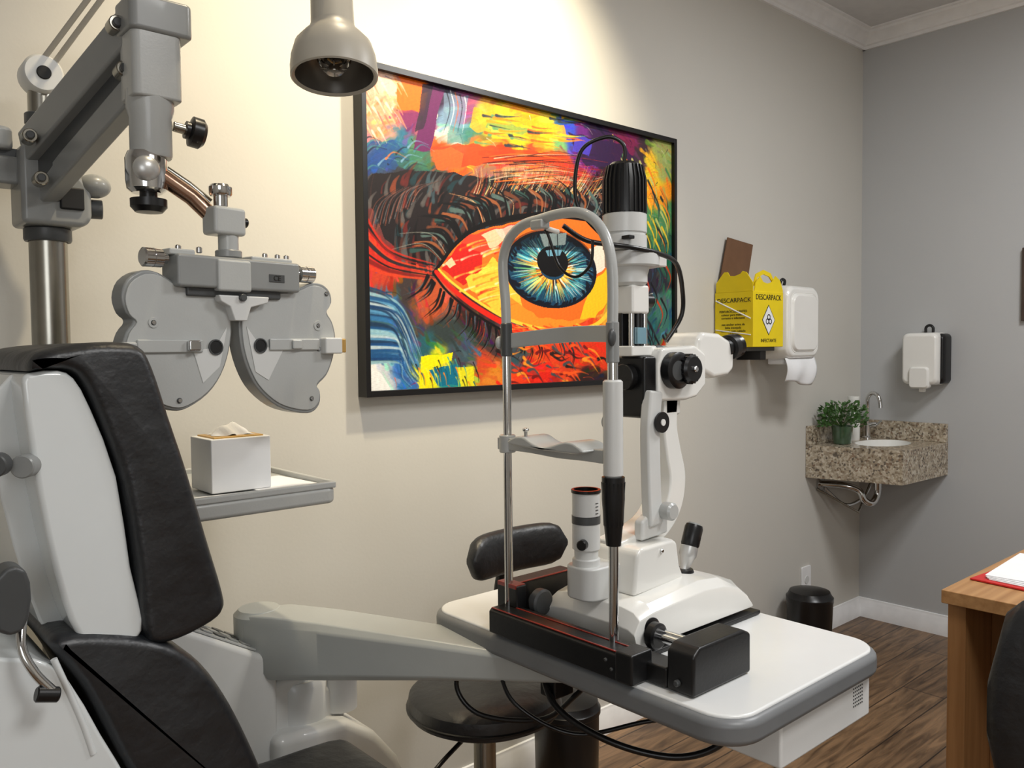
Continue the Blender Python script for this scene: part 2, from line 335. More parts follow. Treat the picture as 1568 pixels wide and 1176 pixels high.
    for k in range(9): stroke([(570,326+k*10),(605+rng.rand()*8,380+k*5),(674,404+k*3)],1.6+rng.rand()*2.6,1,[(190,40,25),(20,12,14),(130,25,20),(205,60,30),(40,30,34)][k%5],.8)
    # eyeball
    eye=[(680,410),(690,392),(706,374),(740,352),(800,338),(870,335),(925,342),(945,380),(942,430),(925,478),(880,500),(830,500),(780,486),(730,457),(700,430)]
    fill(eye,(234,108,32),3)
    fill([(684,409),(706,378),(728,362),(748,378),(742,420),(715,436)],(196,30,24),6)
    fill([(712,370),(745,354),(800,340),(790,372),(752,392)],(214,62,40),7)
    fill([(718,428),(762,396),(790,415),(806,468),(778,482),(738,458)],(248,190,60),8)
    fill([(744,360),(775,348),(782,366),(758,380)],(236,186,150),6)
    fill([(765,352),(800,342),(796,360),(774,366)],(206,190,176),5,al=.8)
    fill([(786,455),(830,485),(880,490),(915,480),(880,500),(830,502),(784,488)],(238,140,40),5)
    fill([(905,440),(940,400),(938,450),(915,485),(890,488)],(252,190,30),5)
    fill([(905,380),(940,370),(938,400),(912,425)],(225,215,200),5)
    for k in range(60):
        x=695+rng.rand()*100; y=370+rng.rand()*100
        if y>410+(x-680)*.72 or y<408-(x-680)*.75: continue
        stroke([(x-14,y+5),(x,y-1),(x+18,y-5)],2.4,.5,[(255,225,90),(205,30,20),(250,150,30),(250,235,190),(245,110,30)][rng.randint(5)],.42)
    fill([(690,402),(699,393),(706,404),(697,411)],(255,190,150),2)
    # iris
    cx,cy=P(851,412); rx,ry=P(911,412)[0]-cx+4,72
    for rr,col in ((1.06,(10,16,30)),(.98,(20,60,90))):
        m=((xx-cx)/(rx*rr))**2+((yy-cy)/(ry*rr))**2<1; img[m]=col
    for k in range(620):
        a=rng.rand()*6.283; r0=.40+rng.rand()*.15; r1=.60+rng.rand()*.38
        c=[(70,190,215),(150,225,235),(235,245,240),(25,95,130),(50,150,170),(12,30,52),(120,205,180),(20,110,140),(10,18,30)][rng.randint(9)]
        w=rng.rand()*.1-.05
        stroke([(cx+rx*r0*math.cos(a),cy+ry*r0*math.sin(a)),(cx+rx*r1*math.cos(a+w),cy+ry*r1*math.sin(a+w))],.8+rng.rand()*1.2,.5,c,.85,True)
    for k in range(130):
        a=rng.rand()*6.283; r0=.3; r1=.42+rng.rand()*.24
        stroke([(cx+rx*r0*math.cos(a),cy+ry*r0*math.sin(a)),(cx+rx*r1*math.cos(a),cy+ry*r1*math.sin(a))],1.8,.6,[(235,130,30),(250,190,60),(60,30,15),(240,240,220)][rng.randint(4)],.9,True)
    for k in range(40):
        a=1.2+rng.rand()*2.4; r0=.4; r1=.7+rng.rand()*.25
        stroke([(cx+rx*r0*math.cos(a),cy+ry*r0*math.sin(a)),(cx+rx*r1*math.cos(a),cy+ry*r1*math.sin(a))],1.5,.6,[(240,150,40),(230,230,120),(110,180,110)][k%3],.7,True)
    for k in range(90):
        a=rng.rand()*6.283; stroke([(cx+rx*(.84+rng.rand()*.1)*math.cos(a),cy+ry*.93*math.sin(a)),(cx+rx*1.03*math.cos(a+.12),cy+ry*1.03*math.sin(a+.12))],2.4,1,(8,14,30),.9,True)
    cy2=cy-ry*.22; m=((xx-cx)/(rx*.36))**2+((yy-cy2)/(ry*.42))**2<1; img[m]=(8,8,12)
    fill([(832,358),(872,356),(870,374),(838,377)],(205,232,240),1); fill([(840,383),(866,380),(862,390),(844,392)],(100,150,175),1)
    for q in (845,858): stroke([(q,356),(q+1,392)],1.2,1.2,(10,14,22))
    m=(((xx-cx)/(rx*1.1))**2+((yy-cy)/(ry*1.1))**2<1)&(yy<cy-ry*.55); img[m]*=.55
    # lid line and lower lid
    stroke([(672,418)]+arc,3,8,(8,6,8))
    stroke([(680,412),(700,432),(740,462),(790,490),(850,504),(910,498),(940,470)],2,5,(250,200,60))
    stroke([(676,416),(698,440),(738,471),(790,499),(850,514),(915,508)],4,8,(216,35,22))
    for k in range(30):
        x=790+rng.rand()*120; stroke([(x-20,494+rng.rand()*14),(x,500+rng.rand()*12),(x+22,498+rng.rand()*14)],2,.6,[(255,120,40),(200,20,20),(250,190,60),(240,70,30)][k%4],.7)
    fill([(780,500),(850,520),(935,505),(935,540),(860,560),(800,530)],(224,50,24),8,al=.7)
    stroke([(672,418),(694,447),(734,480),(786,509),(840,522)],2.5,2,(14,10,12))
    low=cr([(662,420,0),(690,450,0),(730,482,0),(785,512,0),(840,525,0),(890,522,0)],14)
    for k in range(80):
        t=rng.rand(); p=low[int(t*(len(low)-1))]; ang=math.radians(138-62*t+(rng.rand()-.5)*20); L=(30+rng.rand()*28)*(1-.3*t)
        cc=[(16,12,14),(16,12,14),(150,60,35),(16,12,14),(60,84,96),(90,40,36)][rng.randint(6)]
        stroke([(p.x,p.y),(p.x+math.cos(ang-.25)*L*.5,p.y+math.sin(ang-.25)*L*.5),(p.x+math.cos(ang)*L,p.y+math.sin(ang)*L)],3 if cc[0]<20 else 1.6,.4,cc,.85)
    # blue swirls lower-left
    for k in range(60):
        o=rng.rand()*92; j=rng.rand()*16; stroke([(574,436+o*1.3),(598+j+o*.2,450+o*1.15),(622+j,486+o),(634+j*1.4,546+o*.5)],1+rng.rand()*3.4,.7,[(40,100,160),(90,150,190),(25,50,80),(150,190,200),(30,80,130),(60,90,90),(20,60,110),(190,205,210)][rng.randint(8)],.5)
    fill([(574,560),(592,572),(606,597),(574,600)],(238,238,235),4)
    fill([(652,545),(700,540),(697,552),(668,562),(662,594),(648,594)],(240,228,10),3)
    fill([(664,566),(704,556),(706,588),(676,590)],(15,110,140),3)
    fill([(704,562),(730,560),(732,590),(712,590)],(225,215,30),3)
    for k in range(40): 
        x=640+rng.rand()*95; y=545+rng.rand()*45; stroke([(x,y),(x+3,y+8),(x+4,y+18)],1.4,.5,[(240,230,60),(20,90,110),(30,30,30),(60,160,150),(240,130,30)][rng.randint(5)],.7)
    for k in range(60):
        x=760+rng.rand()*160; y=525+rng.rand()*60; stroke([(x,y),(x+10,y+rng.rand()*14-4),(x+22,y+rng.rand()*22)],3.6,.6,[(235,40,20),(245,90,30),(110,20,20),(30,20,20),(60,74,80),(250,150,40)][rng.randint(6)],.6)
    for k in range(70):
        x=955+rng.rand()*75; y=260+rng.rand()*130; stroke([(x-6,y-22),(x+3,y),(x+2,y+22)],3.4,.6,[(235,190,40),(70,130,80),(240,130,30),(30,40,40),(190,190,110),(40,90,80)][rng.randint(6)],.65)
    for k in range(40):
        x=950+rng.rand()*78; y=400+rng.rand()*150; stroke([(x-6,y-22),(x+3,y),(x-4,y+22)],3.4,.6,[(40,40,50),(30,80,80),(20,20,26),(190,60,30)][rng.randint(4)],.7)
    g=1+rng.randn(Hh,W)*.02+noise(.9,31)*.06; img*=g[...,None]
    return np.clip(img,0,255),W,Hh
img,W_,H_=art()
def paint_obj():
    par=emp('eye_painting')
    n=W_*H_; g=np.linspace(0,1,W_); v=np.linspace(0,1,H_); xa,xb,zt,zb=1.124,2.374,2.011,1.193
    co=np.zeros((H_,W_,3)); co[...,0]=xa+(xb-xa)*g[None,:]; co[...,1]=1.832; co[...,2]=zt+(zb-zt)*v[:,None]
    idx=np.arange(n).reshape(H_,W_); q=np.stack([idx[1:,:-1],idx[1:,1:],idx[:-1,1:],idx[:-1,:-1]],-1).reshape(-1,4)
    me=bpy.data.meshes.new('canvas'); me.vertices.add(n); me.vertices.foreach_set('co',co.ravel())
    nf=len(q); me.loops.add(nf*4); me.loops.foreach_set('vertex_index',q.ravel().astype(np.int32)); me.polygons.add(nf)
    me.polygons.foreach_set('loop_start',np.arange(0,nf*4,4,dtype=np.int32)); me.polygons.foreach_set('loop_total',np.full(nf,4,dtype=np.int32))
    me.update(); me.validate()
    at=me.color_attributes.new('paint','FLOAT_COLOR','POINT'); c=img/255.; c=np.where(c<=.04045,c/12.92,((c+.055)/1.055)**2.4)
    rgba=np.ones((n,4),np.float32); rgba[:,:3]=c.reshape(-1,3); at.data.foreach_set('color',rgba.ravel())
    m=bpy.data.materials.new('painted_canvas'); m.use_nodes=True; nt=m.node_tree; b=nt.nodes['Principled BSDF']; b.inputs['Roughness'].default_value=.5; b.inputs['Specular IOR Level'].default_value=.25
    a=nt.nodes.new('ShaderNodeAttribute'); a.attribute_name='paint'; nt.links.new(a.outputs['Color'],b.inputs['Base Color'])
    me.materials.append(m); o=bpy.data.objects.new('canvas',me); bpy.context.collection.objects.link(o); o.parent=par
    f=[('frame_left',(1.112,1.178),(1.126,2.026)),('frame_right',(2.372,1.178),(2.386,2.026)),('frame_top',(1.126,2.010),(2.372,2.026)),('frame_bottom',(1.126,1.178),(2.372,1.194))]
    for nme,a_,b_ in f: box(par,nme,(a_[0],1.818,a_[1]),(b_[0],1.8595,b_[1]),black,.001)
    box(par,'backing',(1.13,1.84,1.19),(2.37,1.8595,2.015),black,0)
paint_obj()
# ---------------- instrument table ----------------
T=emp('instrument_table')
prism(T,'tabletop',rrect(.965,.64,1.412,1.35,.055),.745,.782,tabw,'XY',.004)
prism(T,'edge_band',rrect(.955,.63,1.422,1.36,.065),.738,.778,rimg,'XY',.012,4)
box(T,'power_box',(1.10,.648,.664),(1.385,.80,.742),tabw,.005)
for i in range(6):
    for j in range(6): cyl(T,'vent_%d_%d'%(i,j),(1.325+i*.006,.6484,.695+j*.006),(1.325+i*.006,.647,.695+j*.006),.0014,greyd,n=8,bev=0)
box(T,'mount_plate',(1.02,.95,.715),(1.30,1.22,.742),greyd,.004)
text(T,'box_label','220V  60Hz\nTABLE POWER',.010,(1.0995,.72,.71),(math.pi/2,0,-math.pi/2),ink)
def armring(x,y,z0,z1,w,d):
    d=Vector((d[0],d[1],0)).normalized(); n=Vector((-d.y,d.x,0))
    return [Vector((x,y,0))+n*(w*a)+Vector((0,0,z0+(z1-z0)*b)) for a,b in ((-1,.12),(-.85,0),(.85,0),(1,.12),(1,.86),(.82,1),(-.82,1),(-1,.86))]
dr=(.34,-.49)
loft(T,'swing_arm',[armring(.705,1.60,.655,.772,.042,dr),armring(.74,1.55,.65,.776,.055,dr),armring(.80,1.46,.66,.773,.055,dr),armring(.93,1.27,.68,.757,.052,dr),armring(1.04,1.12,.69,.740,.05,dr),armring(1.10,1.03,.695,.738,.04,dr)],armm,.006,4)
cyl(T,'arm_pivot',(.715,1.60,.64),(.715,1.60,.776),.05,armm,bev=.01)
tube(T,'power_cable',[(1.05,1.12,.72),(1.02,1.05,.66),(1.05,.95,.62),(1.12,.86,.60),(1.17,.80,.63),(1.18,.79,.69)],.006,black)
tube(T,'signal_cable',[(.98,1.16,.715),(.97,1.10,.66),(1.04,1.02,.61),(1.13,.92,.64),(1.22,.82,.66),(1.30,.805,.70)],.004,black)
tube(T,'loop_cable',[(1.0,1.2,.73),(.96,1.26,.66),(.98,1.22,.60),(1.05,1.12,.60),(1.07,1.05,.66),(1.08,1.0,.72)],.005,black)
box(T,'cable_clip',(1.03,1.06,.66),(1.08,1.10,.70),black,.004)
# ---------------- slit lamp ----------------
S=emp('slit_lamp')
z0=.7835
box(S,'base_plate',(.965,.87,z0),(1.40,1.14,.791),blackm,.002)
prism(S,'base_front',[(.952,z0),(.952,.822),(.958,.828),(1.0,.828),(1.0,z0)],.822,1.15,blackm,'XZ',.002)
box(S,'front_glint_a',(.954,.84,.8275),(.957,1.145,.8295),redd,.0005)  # red strip paints an orange-red reflection line along the base edge
box(S,'front_glint_b',(.985,.84,.8275),(.988,1.145,.8295),redd,.0005)  # second painted reflection line, no separate part of the base
box(S,'end_block',(.95,.81,z0),(1.0,.845,.832),blackm,.004)
prism(S,'rail_cover_near',[(.985,z0),(.985,.845),(1.0,.856),(1.115,.856),(1.135,.847),(1.135,z0)],.722,.772,blackm,'XZ',.005)
box(S,'rail_bracket_near',(.985,.772,z0),(1.03,.86,.815),blackm,.004)
box(S,'rail_far',(1.0,1.125,z0),(1.15,1.165,.868),blackm,.004)
box(S,'rail_far_trim',(1.004,1.124,.8675),(1.146,1.128,.8695),redd,.0005)
box(S,'rail_far_end',(.985,1.11,z0),(1.01,1.165,.868),blackm,.003); box(S,'rail_far_end_trim',(.984,1.112,.862),(1.008,1.163,.8695),redd,.001)
cyl(S,'rail_shaft',(1.075,.772,.82),(1.075,1.13,.82),.0075,chrome)
lathe(S,'rail_wheel_near',[(0,0),(.018,0),(.022,.003),(.022,.016),(.012,.02),(.012,.03),(0,.03)],(1.075,.855,.82),(1.075,.9,.82),black)
lathe(S,'rail_wheel_far',[(0,0),(.02,0),(.024,.003),(.024,.016),(.012,.02),(.012,.03),(0,.03)],(1.03,1.085,.835),(1.03,1.1,.835),greyd)
cyl(S,'rail_screw_a',(1.131,.748,.80),(1.137,.748,.80),.005,greyd)
cyl(S,'rail_screw_b',(.978,.75,.80),(.986,.75,.80),.005,greyd)
for i in range(2): cyl(S,'base_screw_%d'%i,(.949,.852+.012*i,.80+.012*i),(.953,.852+.012*i,.80+.012*i),.003,greyd,n=10)
def bring(y,k,i):
    pr=[(1.045,.797),(1.04,.83),(1.055,.858),(1.09,.866),(1.24,.878),(1.30,.872),(1.345,.858),(1.375,.832),(1.392,.805),(1.392,.797)]
    cx=1.21; return [Vector((cx+(x-cx)*(1-i),y,.797+(z-.797)*k)) for x,z in pr]
loft(S,'base_body',[bring(.880,.5,.01),bring(.883,.76,.012),bring(.898,.95,.02),bring(.925,1,.03),bring(1.05,1,.03),bring(1.08,.9,.02),bring(1.10,.6,.01)],white,.004,3,ang=.5)
lathe(S,'body_hub',[(0,0),(.021,0),(.021,.004),(.016,.006),(0,.006)],(1.085,.884,.823),(1.085,.8,.823),black)
cyl(S,'drive_shaft',(1.085,.775,.823),(1.085,.884,.823),.0075,chrome)
prism(S,'pivot_turret',[(1.095,.866),(1.105,.94),(1.116,.948),(1.205,.950),(1.218,.943),(1.225,.90),(1.24,.872)],.928,1.04,white,'XZ',.012,4)
cyl(S,'turret_screw',(1.17,.928,.935),(1.17,.924,.935),.004,chrome,n=12)
lathe(S,'joystick_collar',[(0,0),(.021,0),(.019,.005),(.012,.006),(0,.006)],(1.262,.95,.876),(1.262,.95,.9),black)
a=Vector((1.264,.95,.872)); b=Vector((1.300,.95,.962)); d=(b-a).normalized()
lathe(S,'joystick_stem',[(0,0),(.0095,.0),(.009,.012),(.0140,.030),(.0168,.035),(.0168,.052),(0,.052)],a,b,silver)
lathe(S,'joystick_grip',[(0,.0),(.016,.0),(.0175,.004),(.0175,.036),(.0155,.042),(0,.042)],a+d*.052,b+d*.052,black)
lathe(S,'joystick_button',[(0,0),(.012,0),(.012,.003),(0,.003)],a+d*.094,b+d*.098,greyp)
lathe(S,'scale_cylinder',[(0,0),(.0245,0),(.0245,.012),(.021,.014),(.021,.028),(.0245,.03),(.0245,.132)],(1.052,1.0,.917),(1.052,1.0,1.1),offw)
lathe(S,'cylinder_ring',[(.0247,.0),(.0252,0),(.0252,.014),(.0247,.014)],(1.052,1.0,.992),(1.052,1.0,1.1),greyd)
lathe(S,'cylinder_top',[(.0246,0),(.0262,.0),(.0262,.005),(.021,.005),(.021,-.02),(0,-.02)],(1.052,1.0,1.046),(1.052,1.0,1.1),black)
lathe(S,'cylinder_rim',[(.0215,.0),(.0255,.0),(.0255,.0012),(.0215,.0012)],(1.052,1.0,1.0505),(1.052,1.0,1.1),redd)
prism(S,'cylinder_foot',rrect(1.025,.965,1.13,1.035,.025),.86,.918,offw,'XY',.004)
cyl(S,'cylinder_knob',(1.03,.985,.96),(1.018,.98,.96),.009,black)
for i in range(5): box(S,'scale_tick_%d'%i,(1.05,.9745,1.005+i*.006),(1.056,.976,1.006+i*.006),ink,0)
def ribbon(name,cl,w,ya,yb,mat,bev=.004):
    P=cr([(x,z,0) for x,z in cl],8); L=[];Rr=[]
    for i,p in enumerate(P):
        t=(P[min(i+1,len(P)-1)]-P[max(0,i-1)]).normalized(); n=Vector((-t.y,t.x,0))
        if isinstance(w,(list,tuple)):
            f=i/(len(P)-1)*(len(w)-1); k=min(int(f),len(w)-2); ww=w[k]+(w[k+1]-w[k])*(f-k)
        else: ww=w
        L.append((p.x+n.x*ww,p.y+n.y*ww)); Rr.append((p.x-n.x*ww,p.y-n.y*ww))
    return prism(S,name,L+Rr[::-1],ya,yb,mat,'XZ',bev)
ribbon('microscope_arm',[(1.11,.938),(1.17,.945),(1.228,.962),(1.265,1.0),(1.276,1.05),(1.264,1.10),(1.254,1.15),(1.258,1.215)],[.014,.018,.022,.024,.024,.022,.020,.021],.970,1.030,white,.007)
ribbon('illumination_arm',[(1.185,.975),(1.18,1.05),(1.178,1.15),(1.186,1.22)],.018,.948,.970,offw,.005)
prism(S,'illumination_foot',[(1.15,.95),(1.15,.985),(1.17,.995),(1.21,.995),(1.225,.985),(1.225,.955)],.955,.975,offw,'XZ',.005)
lathe(S,'pivot_ring',[(0,0),(.017,0),(.019,.002),(.019,.006),(0,.006)],(1.192,.947,1.163),(1.192,.9,1.163),black)
lathe(S,'pivot_dot',[(0,0),(.006,0),(.006,.002),(0,.002)],(1.192,.941,1.163),(1.192,.9,1.163),white)
lathe(S,'lock_knob',[(0,0),(.015,0),(.0165,.003),(.0165,.02),(.013,.024),(0,.024)],(1.205,.95,1.0),(1.205,.8,1.0),greyp)
lathe(S,'tilt_knob',[(0,0),(.014,0),(.017,.004),(.017,.018),(.014,.022),(0,.022)],(1.13,1.0,1.165),(1.09,1.0,1.165),greyp)
tx,ty=1.158,1.0
lathe(S,'lamp_cap',[(0,.094),(.024,.094),(.031,.088),(.037,.06),(.038,.0),(0,0)],(tx,ty,1.538),(tx,ty,2),black)
for i in range(26):
    an=2*math.pi*i/26; c_,s_=math.cos(an),math.sin(an)
    loft(S,'fin_%d'%i,[[Vector((tx+c_*r-s_*w,ty+s_*r+c_*w,z)) for r,w in ((.03,-.0014),(rr,-.0014),(rr,.0014),(.03,.0014))] for rr,z in ((.0405,1.541),(.040,1.60),(.034,1.626))],blackm)
lathe(S,'lamp_house',[(0,0),(.032,0),(.04,.004),(.04,.026),(.0375,.027),(.0375,.031),(.04,.032),(.04,.064),(.037,.066),(0,.066)],(tx,ty,1.474),(tx,ty,2),offw)
box(S,'house_slot',(1.120,.957,1.49),(1.135,.975,1.496),hole,.001)
lathe(S,'filter_ring',[(0,0),(.046,0),(.05,.003),(.05,.026),(.044,.03),(0,.03)],(1.178,ty,1.445),(1.178,ty,2),offw)
box(S,'filter_lever',(1.225,.985,1.45),(1.262,1.01,1.47),white,.003)
lathe(S,'slit_housing',[(0,0),(.026,0),(.032,.006),(.032,.02),(.036,.034),(0,.034)],(1.172,ty,1.411),(1.172,ty,2),offw)
box(S,'tower_neck',(1.150,.975,1.36),(1.198,1.025,1.412),white,.005)
cyl(S,'slit_knob',(1.198,1.0,1.385),(1.23,1.0,1.385),.013,black)
cyl(S,'slit_knob_rim',(1.198,.998,1.368),(1.216,.998,1.368),.009,black)
for i,dx in enumerate((-.018,.0,.018)): cyl(S,'tower_rod_%d'%i,(1.176+dx,.985,1.29),(1.176+dx,.985,1.362),.0055 if dx else .008,chrome if dx else black)
box(S,'tower_block',(1.15,1.0,1.29),(1.205,1.02,1.362),blackm,.003)
box(S,'prism_block',(1.148,.975,1.283),(1.205,1.02,1.302),white,.003)
box(S,'prism_mirror',(1.160,.972,1.305),(1.185,.98,1.335),blue,.001)
cyl(S,'aperture_knob',(1.205,.985,1.292),(1.235,.985,1.292),.010,white)
cyl(S,'aperture_knob_ring',(1.22,.985,1.292),(1.24,.985,1.292),.011,greyd)
box(S,'objective_block',(1.165,.96,1.17),(1.20,1.03,1.283),black,.006)
cyl(S,'objective',(1.15,1.0,1.245),(1.175,1.0,1.245),.024,blackm)
prism(S,'microscope_body',[(1.20,1.20),(1.197,1.27),(1.21,1.298),(1.31,1.302),(1.345,1.285),(1.345,1.225),(1.315,1.203),(1.28,1.198)],.955,1.045,white,'XZ',.007,4)
lathe(S,'magnification_dial',[(0,0),(.030,0),(.034,.003),(.034,.02),(.028,.024),(.02,.024),(.02,.022),(0,.022)],(1.236,.957,1.256),(1.236,.9,1.256),black)
lathe(S,'dial_cap',[(0,0),(.018,0),(.018,.003),(0,.004)],(1.228,.936,1.256),(1.228,.9,1.256),greyd)
lathe(S,'focus_knob',[(0,0),(.024,0),(.027,.003),(.027,.028),(.023,.033),(0,.033)],(1.262,.955,1.258),(1.262,.8,1.258),black)
cyl(S,'focus_spindle',(1.262,.93,1.258),(1.262,.917,1.258),.006,chrome)
for k in range(20):
    an=2*math.pi*k/20; cyl(S,'focus_rib_%d'%k,(1.262+.027*math.cos(an),.950,1.258+.027*math.sin(an)),(1.262+.027*math.cos(an),.927,1.258+.027*math.sin(an)),.0015,black,n=6,bev=0)
prism(S,'binocular_house',[(1.325,1.282),(1.328,1.315),(1.345,1.328),(1.40,1.325),(1.435,1.312),(1.452,1.29),(1.450,1.252),(1.43,1.24),(1.38,1.236),(1.345,1.25)],.962,1.046,white,'XZ',.010,4)
for nme,y in (('a',.978),('b',1.034)):
    lathe(S,'eyepiece_'+nme,[(0,0),(.020,0),(.020,.012),(.026,.014),(.026,.03),(.022,.034),(.024,.046),(.020,.048),(.016,.044),(0,.042)],(1.435,y,1.294),(1.6,y,1.318),black)
lathe(S,'body_foot',[(0,0),(.012,0),(.016,.006),(.016,.02),(0,.02)],(1.262,1.0,1.18),(1.262,1.0,1.3),greyp)
box(S,'body_neck',(1.235,.97,1.17),(1.285,1.03,1.205),white,.006)
tube(S,'lamp_cable',[(1.12,1.02,1.50),(1.085,1.05,1.56),(1.095,1.05,1.65),(1.13,1.02,1.678),(1.155,1.0,1.665),(1.158,1.0,1.63)],.0036,black)
tube(S,'front_cable',[(1.02,1.02,1.51),(1.06,1.0,1.485),(1.12,.96,1.475),(1.20,.955,1.468),(1.27,.97,1.455),(1.315,.99,1.41),(1.325,1.0,1.36),(1.29,1.01,1.31)],.0045,black)
tube(S,'fixation_cable',[(.99,1.055,1.51),(1.0,1.04,1.50),(1.01,1.02,1.44),(1.02,.99,1.42),(1.03,.965,1.44),(1.03,.96,1.48)],.0026,black)
HX=.99
tube(S,'headrest_arch',[(HX,.881,1.335),(HX,.880,1.39),(HX,.883,1.435),(HX,.895,1.475),(HX,.92,1.505),(HX,.955,1.521),(HX,1.0,1.524),(HX,1.045,1.521),(HX,1.09,1.516),(HX,1.125,1.497),(HX,1.143,1.465),(HX,1.144,1.43),(HX,1.139,1.39),(HX,1.137,1.345)],.0088,greyp,16)
cyl(S,'post_right',(HX,.881,.80),(HX,.881,1.0),.0078,chrome)
lathe(S,'grip_right',[(0,0),(.012,0),(.013,.01),(.016,.04),(.0185,.075),(.0185,.11),(0,.11)],(HX,.881,.983),(HX,.881,2),black)
for i in range(16):
    an=2*math.pi*i/16; cyl(S,'grip_rib_%d'%i,(HX+.0145*math.cos(an),.881+.0145*math.sin(an),1.015),(HX+.018*math.cos(an),.881+.018*math.sin(an),1.085),.0016,black,n=6,bev=0)
cyl(S,'elevation_sleeve',(HX,.881,1.093),(HX,.881,1.248),.016,offw,bev=.003)
cyl(S,'post_right_upper',(HX,.881,1.24),(HX,.881,1.30),.0085,chrome)
cyl(S,'clamp_right',(HX,.881,1.275),(HX,.881,1.34),.0105,greym)
cyl(S,'post_left',(HX,1.137,.80),(HX,1.137,1.26),.0078,chrome)
cyl(S,'clamp_left',(HX,1.137,1.285),(HX,1.137,1.345),.0105,greyd)
cyl(S,'clamp_left_lower',(HX,1.137,1.235),(HX,1.137,1.287),.008,chrome)
ball(S,'clamp_knob_left',(HX-.006,1.15,1.31),(.008,.006,.012),greyp); ball(S,'clamp_knob_right',(HX-.012,.872,1.315),(.008,.006,.014),greyd)
box(S,'fixation_lamp',(HX-.012,1.03,1.503),(HX+.01,1.06,1.52),greyp,.004)
cyl(S,'fixation_bulb',(HX+.005,1.035,1.505),(HX+.03,1.03,1.50),.004,white)
def strap(name,pts,h,th,mat):
    P=cr(pts,6); bm=bmesh.new(); A=[]
    for i,p in enumerate(P):
        t=(P[min(i+1,len(P)-1)]-P[max(0,i-1)]).normalized(); n=Vector((-t.y,t.x,0))*th
        A.append([bm.verts.new(p+n*s+Vector((0,0,z))) for s,z in ((-1,-h),(1,-h),(1,h),(-1,h))])
    for a_,b_ in zip(A,A[1:]):
        for i in range(4): bm.faces.new((a_[i],a_[(i+1)%4],b_[(i+1)%4],b_[i]))
    bm.faces.new(A[0]); bm.faces.new(A[-1]); return fin(bm,name,S,mat,.002)
strap('forehead_band',[(HX,1.14,1.312),(HX+.012,1.10,1.316),(HX+.025,1.01,1.322),(HX+.012,.92,1.322),(HX,.878,1.320)],.0135,.0025,greyp)
strap('chin_bar',[(HX,1.155,1.126),(HX+.004,1.08,1.126),(HX+.01,1.01,1.122),(HX+.004,.94,1.124),(HX,.875,1.124)],.011,.010,greyp)
cyl(S,'chin_clamp',(HX,1.137,1.110),(HX,1.137,1.142),.015,greyp)
prism(S,'chin_cup',[(.925,1.128),(.93,1.142),(.955,1.146),(.985,1.138),(1.01,1.133),(1.035,1.138),(1.06,1.147),(1.085,1.143),(1.09,1.13)],.955,1.02,greyp,'YZ',.004,sm=3)
cyl(S,'chin_pin',(.965,1.06,1.135),(.965,1.06,1.158),.003,chrome); ball(S,'chin_pin_head',(.965,1.06,1.158),(.006,.006,.004),chrome)
# ---------------- phoropter and its stand ----------------
Ph=emp('phoropter')
U=Vector((.985,.173,0)); N=Vector((.173,-.985,0)); O=Vector((.551,1.316,0))
def pf(x,y,t): return tuple(O+U*x+N*t+Vector((0,0,y)))
def pbox(name,u0,u1,z0,z1,t0,t1,mat,bev=.003): return prism(Ph,name,[(u0,z0),(u1,z0),(u1,z1),(u0,z1)],t0,t1,mat,bev=bev,fn=pf)
def pcyl(name,u,z,t0,t1,r,mat): return cyl(Ph,name,pf(u,z,t0),pf(u,z,t1),r,mat,n=24,bev=.0008)
Lw=[(-.02,1.395),(-.07,1.40),(-.10,1.405),(-.125,1.418),(-.150,1.42),(-.174,1.405),(-.183,1.38),(-.177,1.357),(-.166,1.345),(-.178,1.328),(-.186,1.30),(-.183,1.27),(-.165,1.237),(-.14,1.222),(-.11,1.210),(-.085,1.212),(-.05,1.232),(-.025,1.262),(-.010,1.30),(-.004,1.34),(-.008,1.375)]
Rw=[(.012,1.375),(.008,1.34),(.012,1.30),(.025,1.262),(.045,1.232),(.08,1.205),(.12,1.192),(.150,1.190),(.167,1.203),(.170,1.222),(.163,1.236),(.185,1.255),(.200,1.285),(.207,1.32),(.200,1.350),(.188,1.368),(.199,1.385),(.195,1.405),(.178,1.417),(.155,1.418),(.13,1.408),(.10,1.402),(.03,1.395)]
prism(Ph,'lens_battery_left',Lw,-.022,.012,greym,bev=.004,sm=3,fn=pf)
prism(Ph,'lens_battery_right',Rw,-.022,.012,greym,bev=.004,sm=3,fn=pf)
sc_=lambda w,k,cx,cz:[(cx+(x-cx)*k,cz+(z-cz)*k) for x,z in w]
prism(Ph,'face_plate_left',sc_(Lw,.95,-.095,1.31),.010,.0145,greyp,bev=.001,sm=3,fn=pf)
prism(Ph,'face_plate_right',sc_(Rw,.95,.105,1.31),.010,.0145,greyp,bev=.001,sm=3,fn=pf)
prism(Ph,'wedge_right',[(.02,1.34),(.045,1.308),(.09,1.30),(.06,1.25),(.035,1.265)],.0145,.0155,offw,bev=.0005,fn=pf)
prism(Ph,'wedge_left',[(-.015,1.34),(-.037,1.306),(-.075,1.30),(-.06,1.25),(-.03,1.275)],.0145,.0155,offw,bev=.0005,fn=pf)
for nme,u,z in (('left',-.037,1.306),('right',.045,1.308)):
    lathe(Ph,'aperture_'+nme,[(0,.001),(.0105,.001),(.0105,.003),(.0125,.003),(.0125,0)],pf(u,z,.0145),pf(u,z,.1),greyd); pcyl('aperture_hole_'+nme,u,z,.0145,.0165,.0102,hole)
pbox('lever_left',-.165,-.06,1.298,1.318,.0145,.019,greyp); pbox('lever_right',.062,.165,1.300,1.320,.0145,.019,greyp)
pbox('clip_left',-.088,-.068,1.300,1.317,.019,.028,chrome,.003); pbox('clip_right',.105,.125,1.302,1.318,.019,.024,greyp,.003)
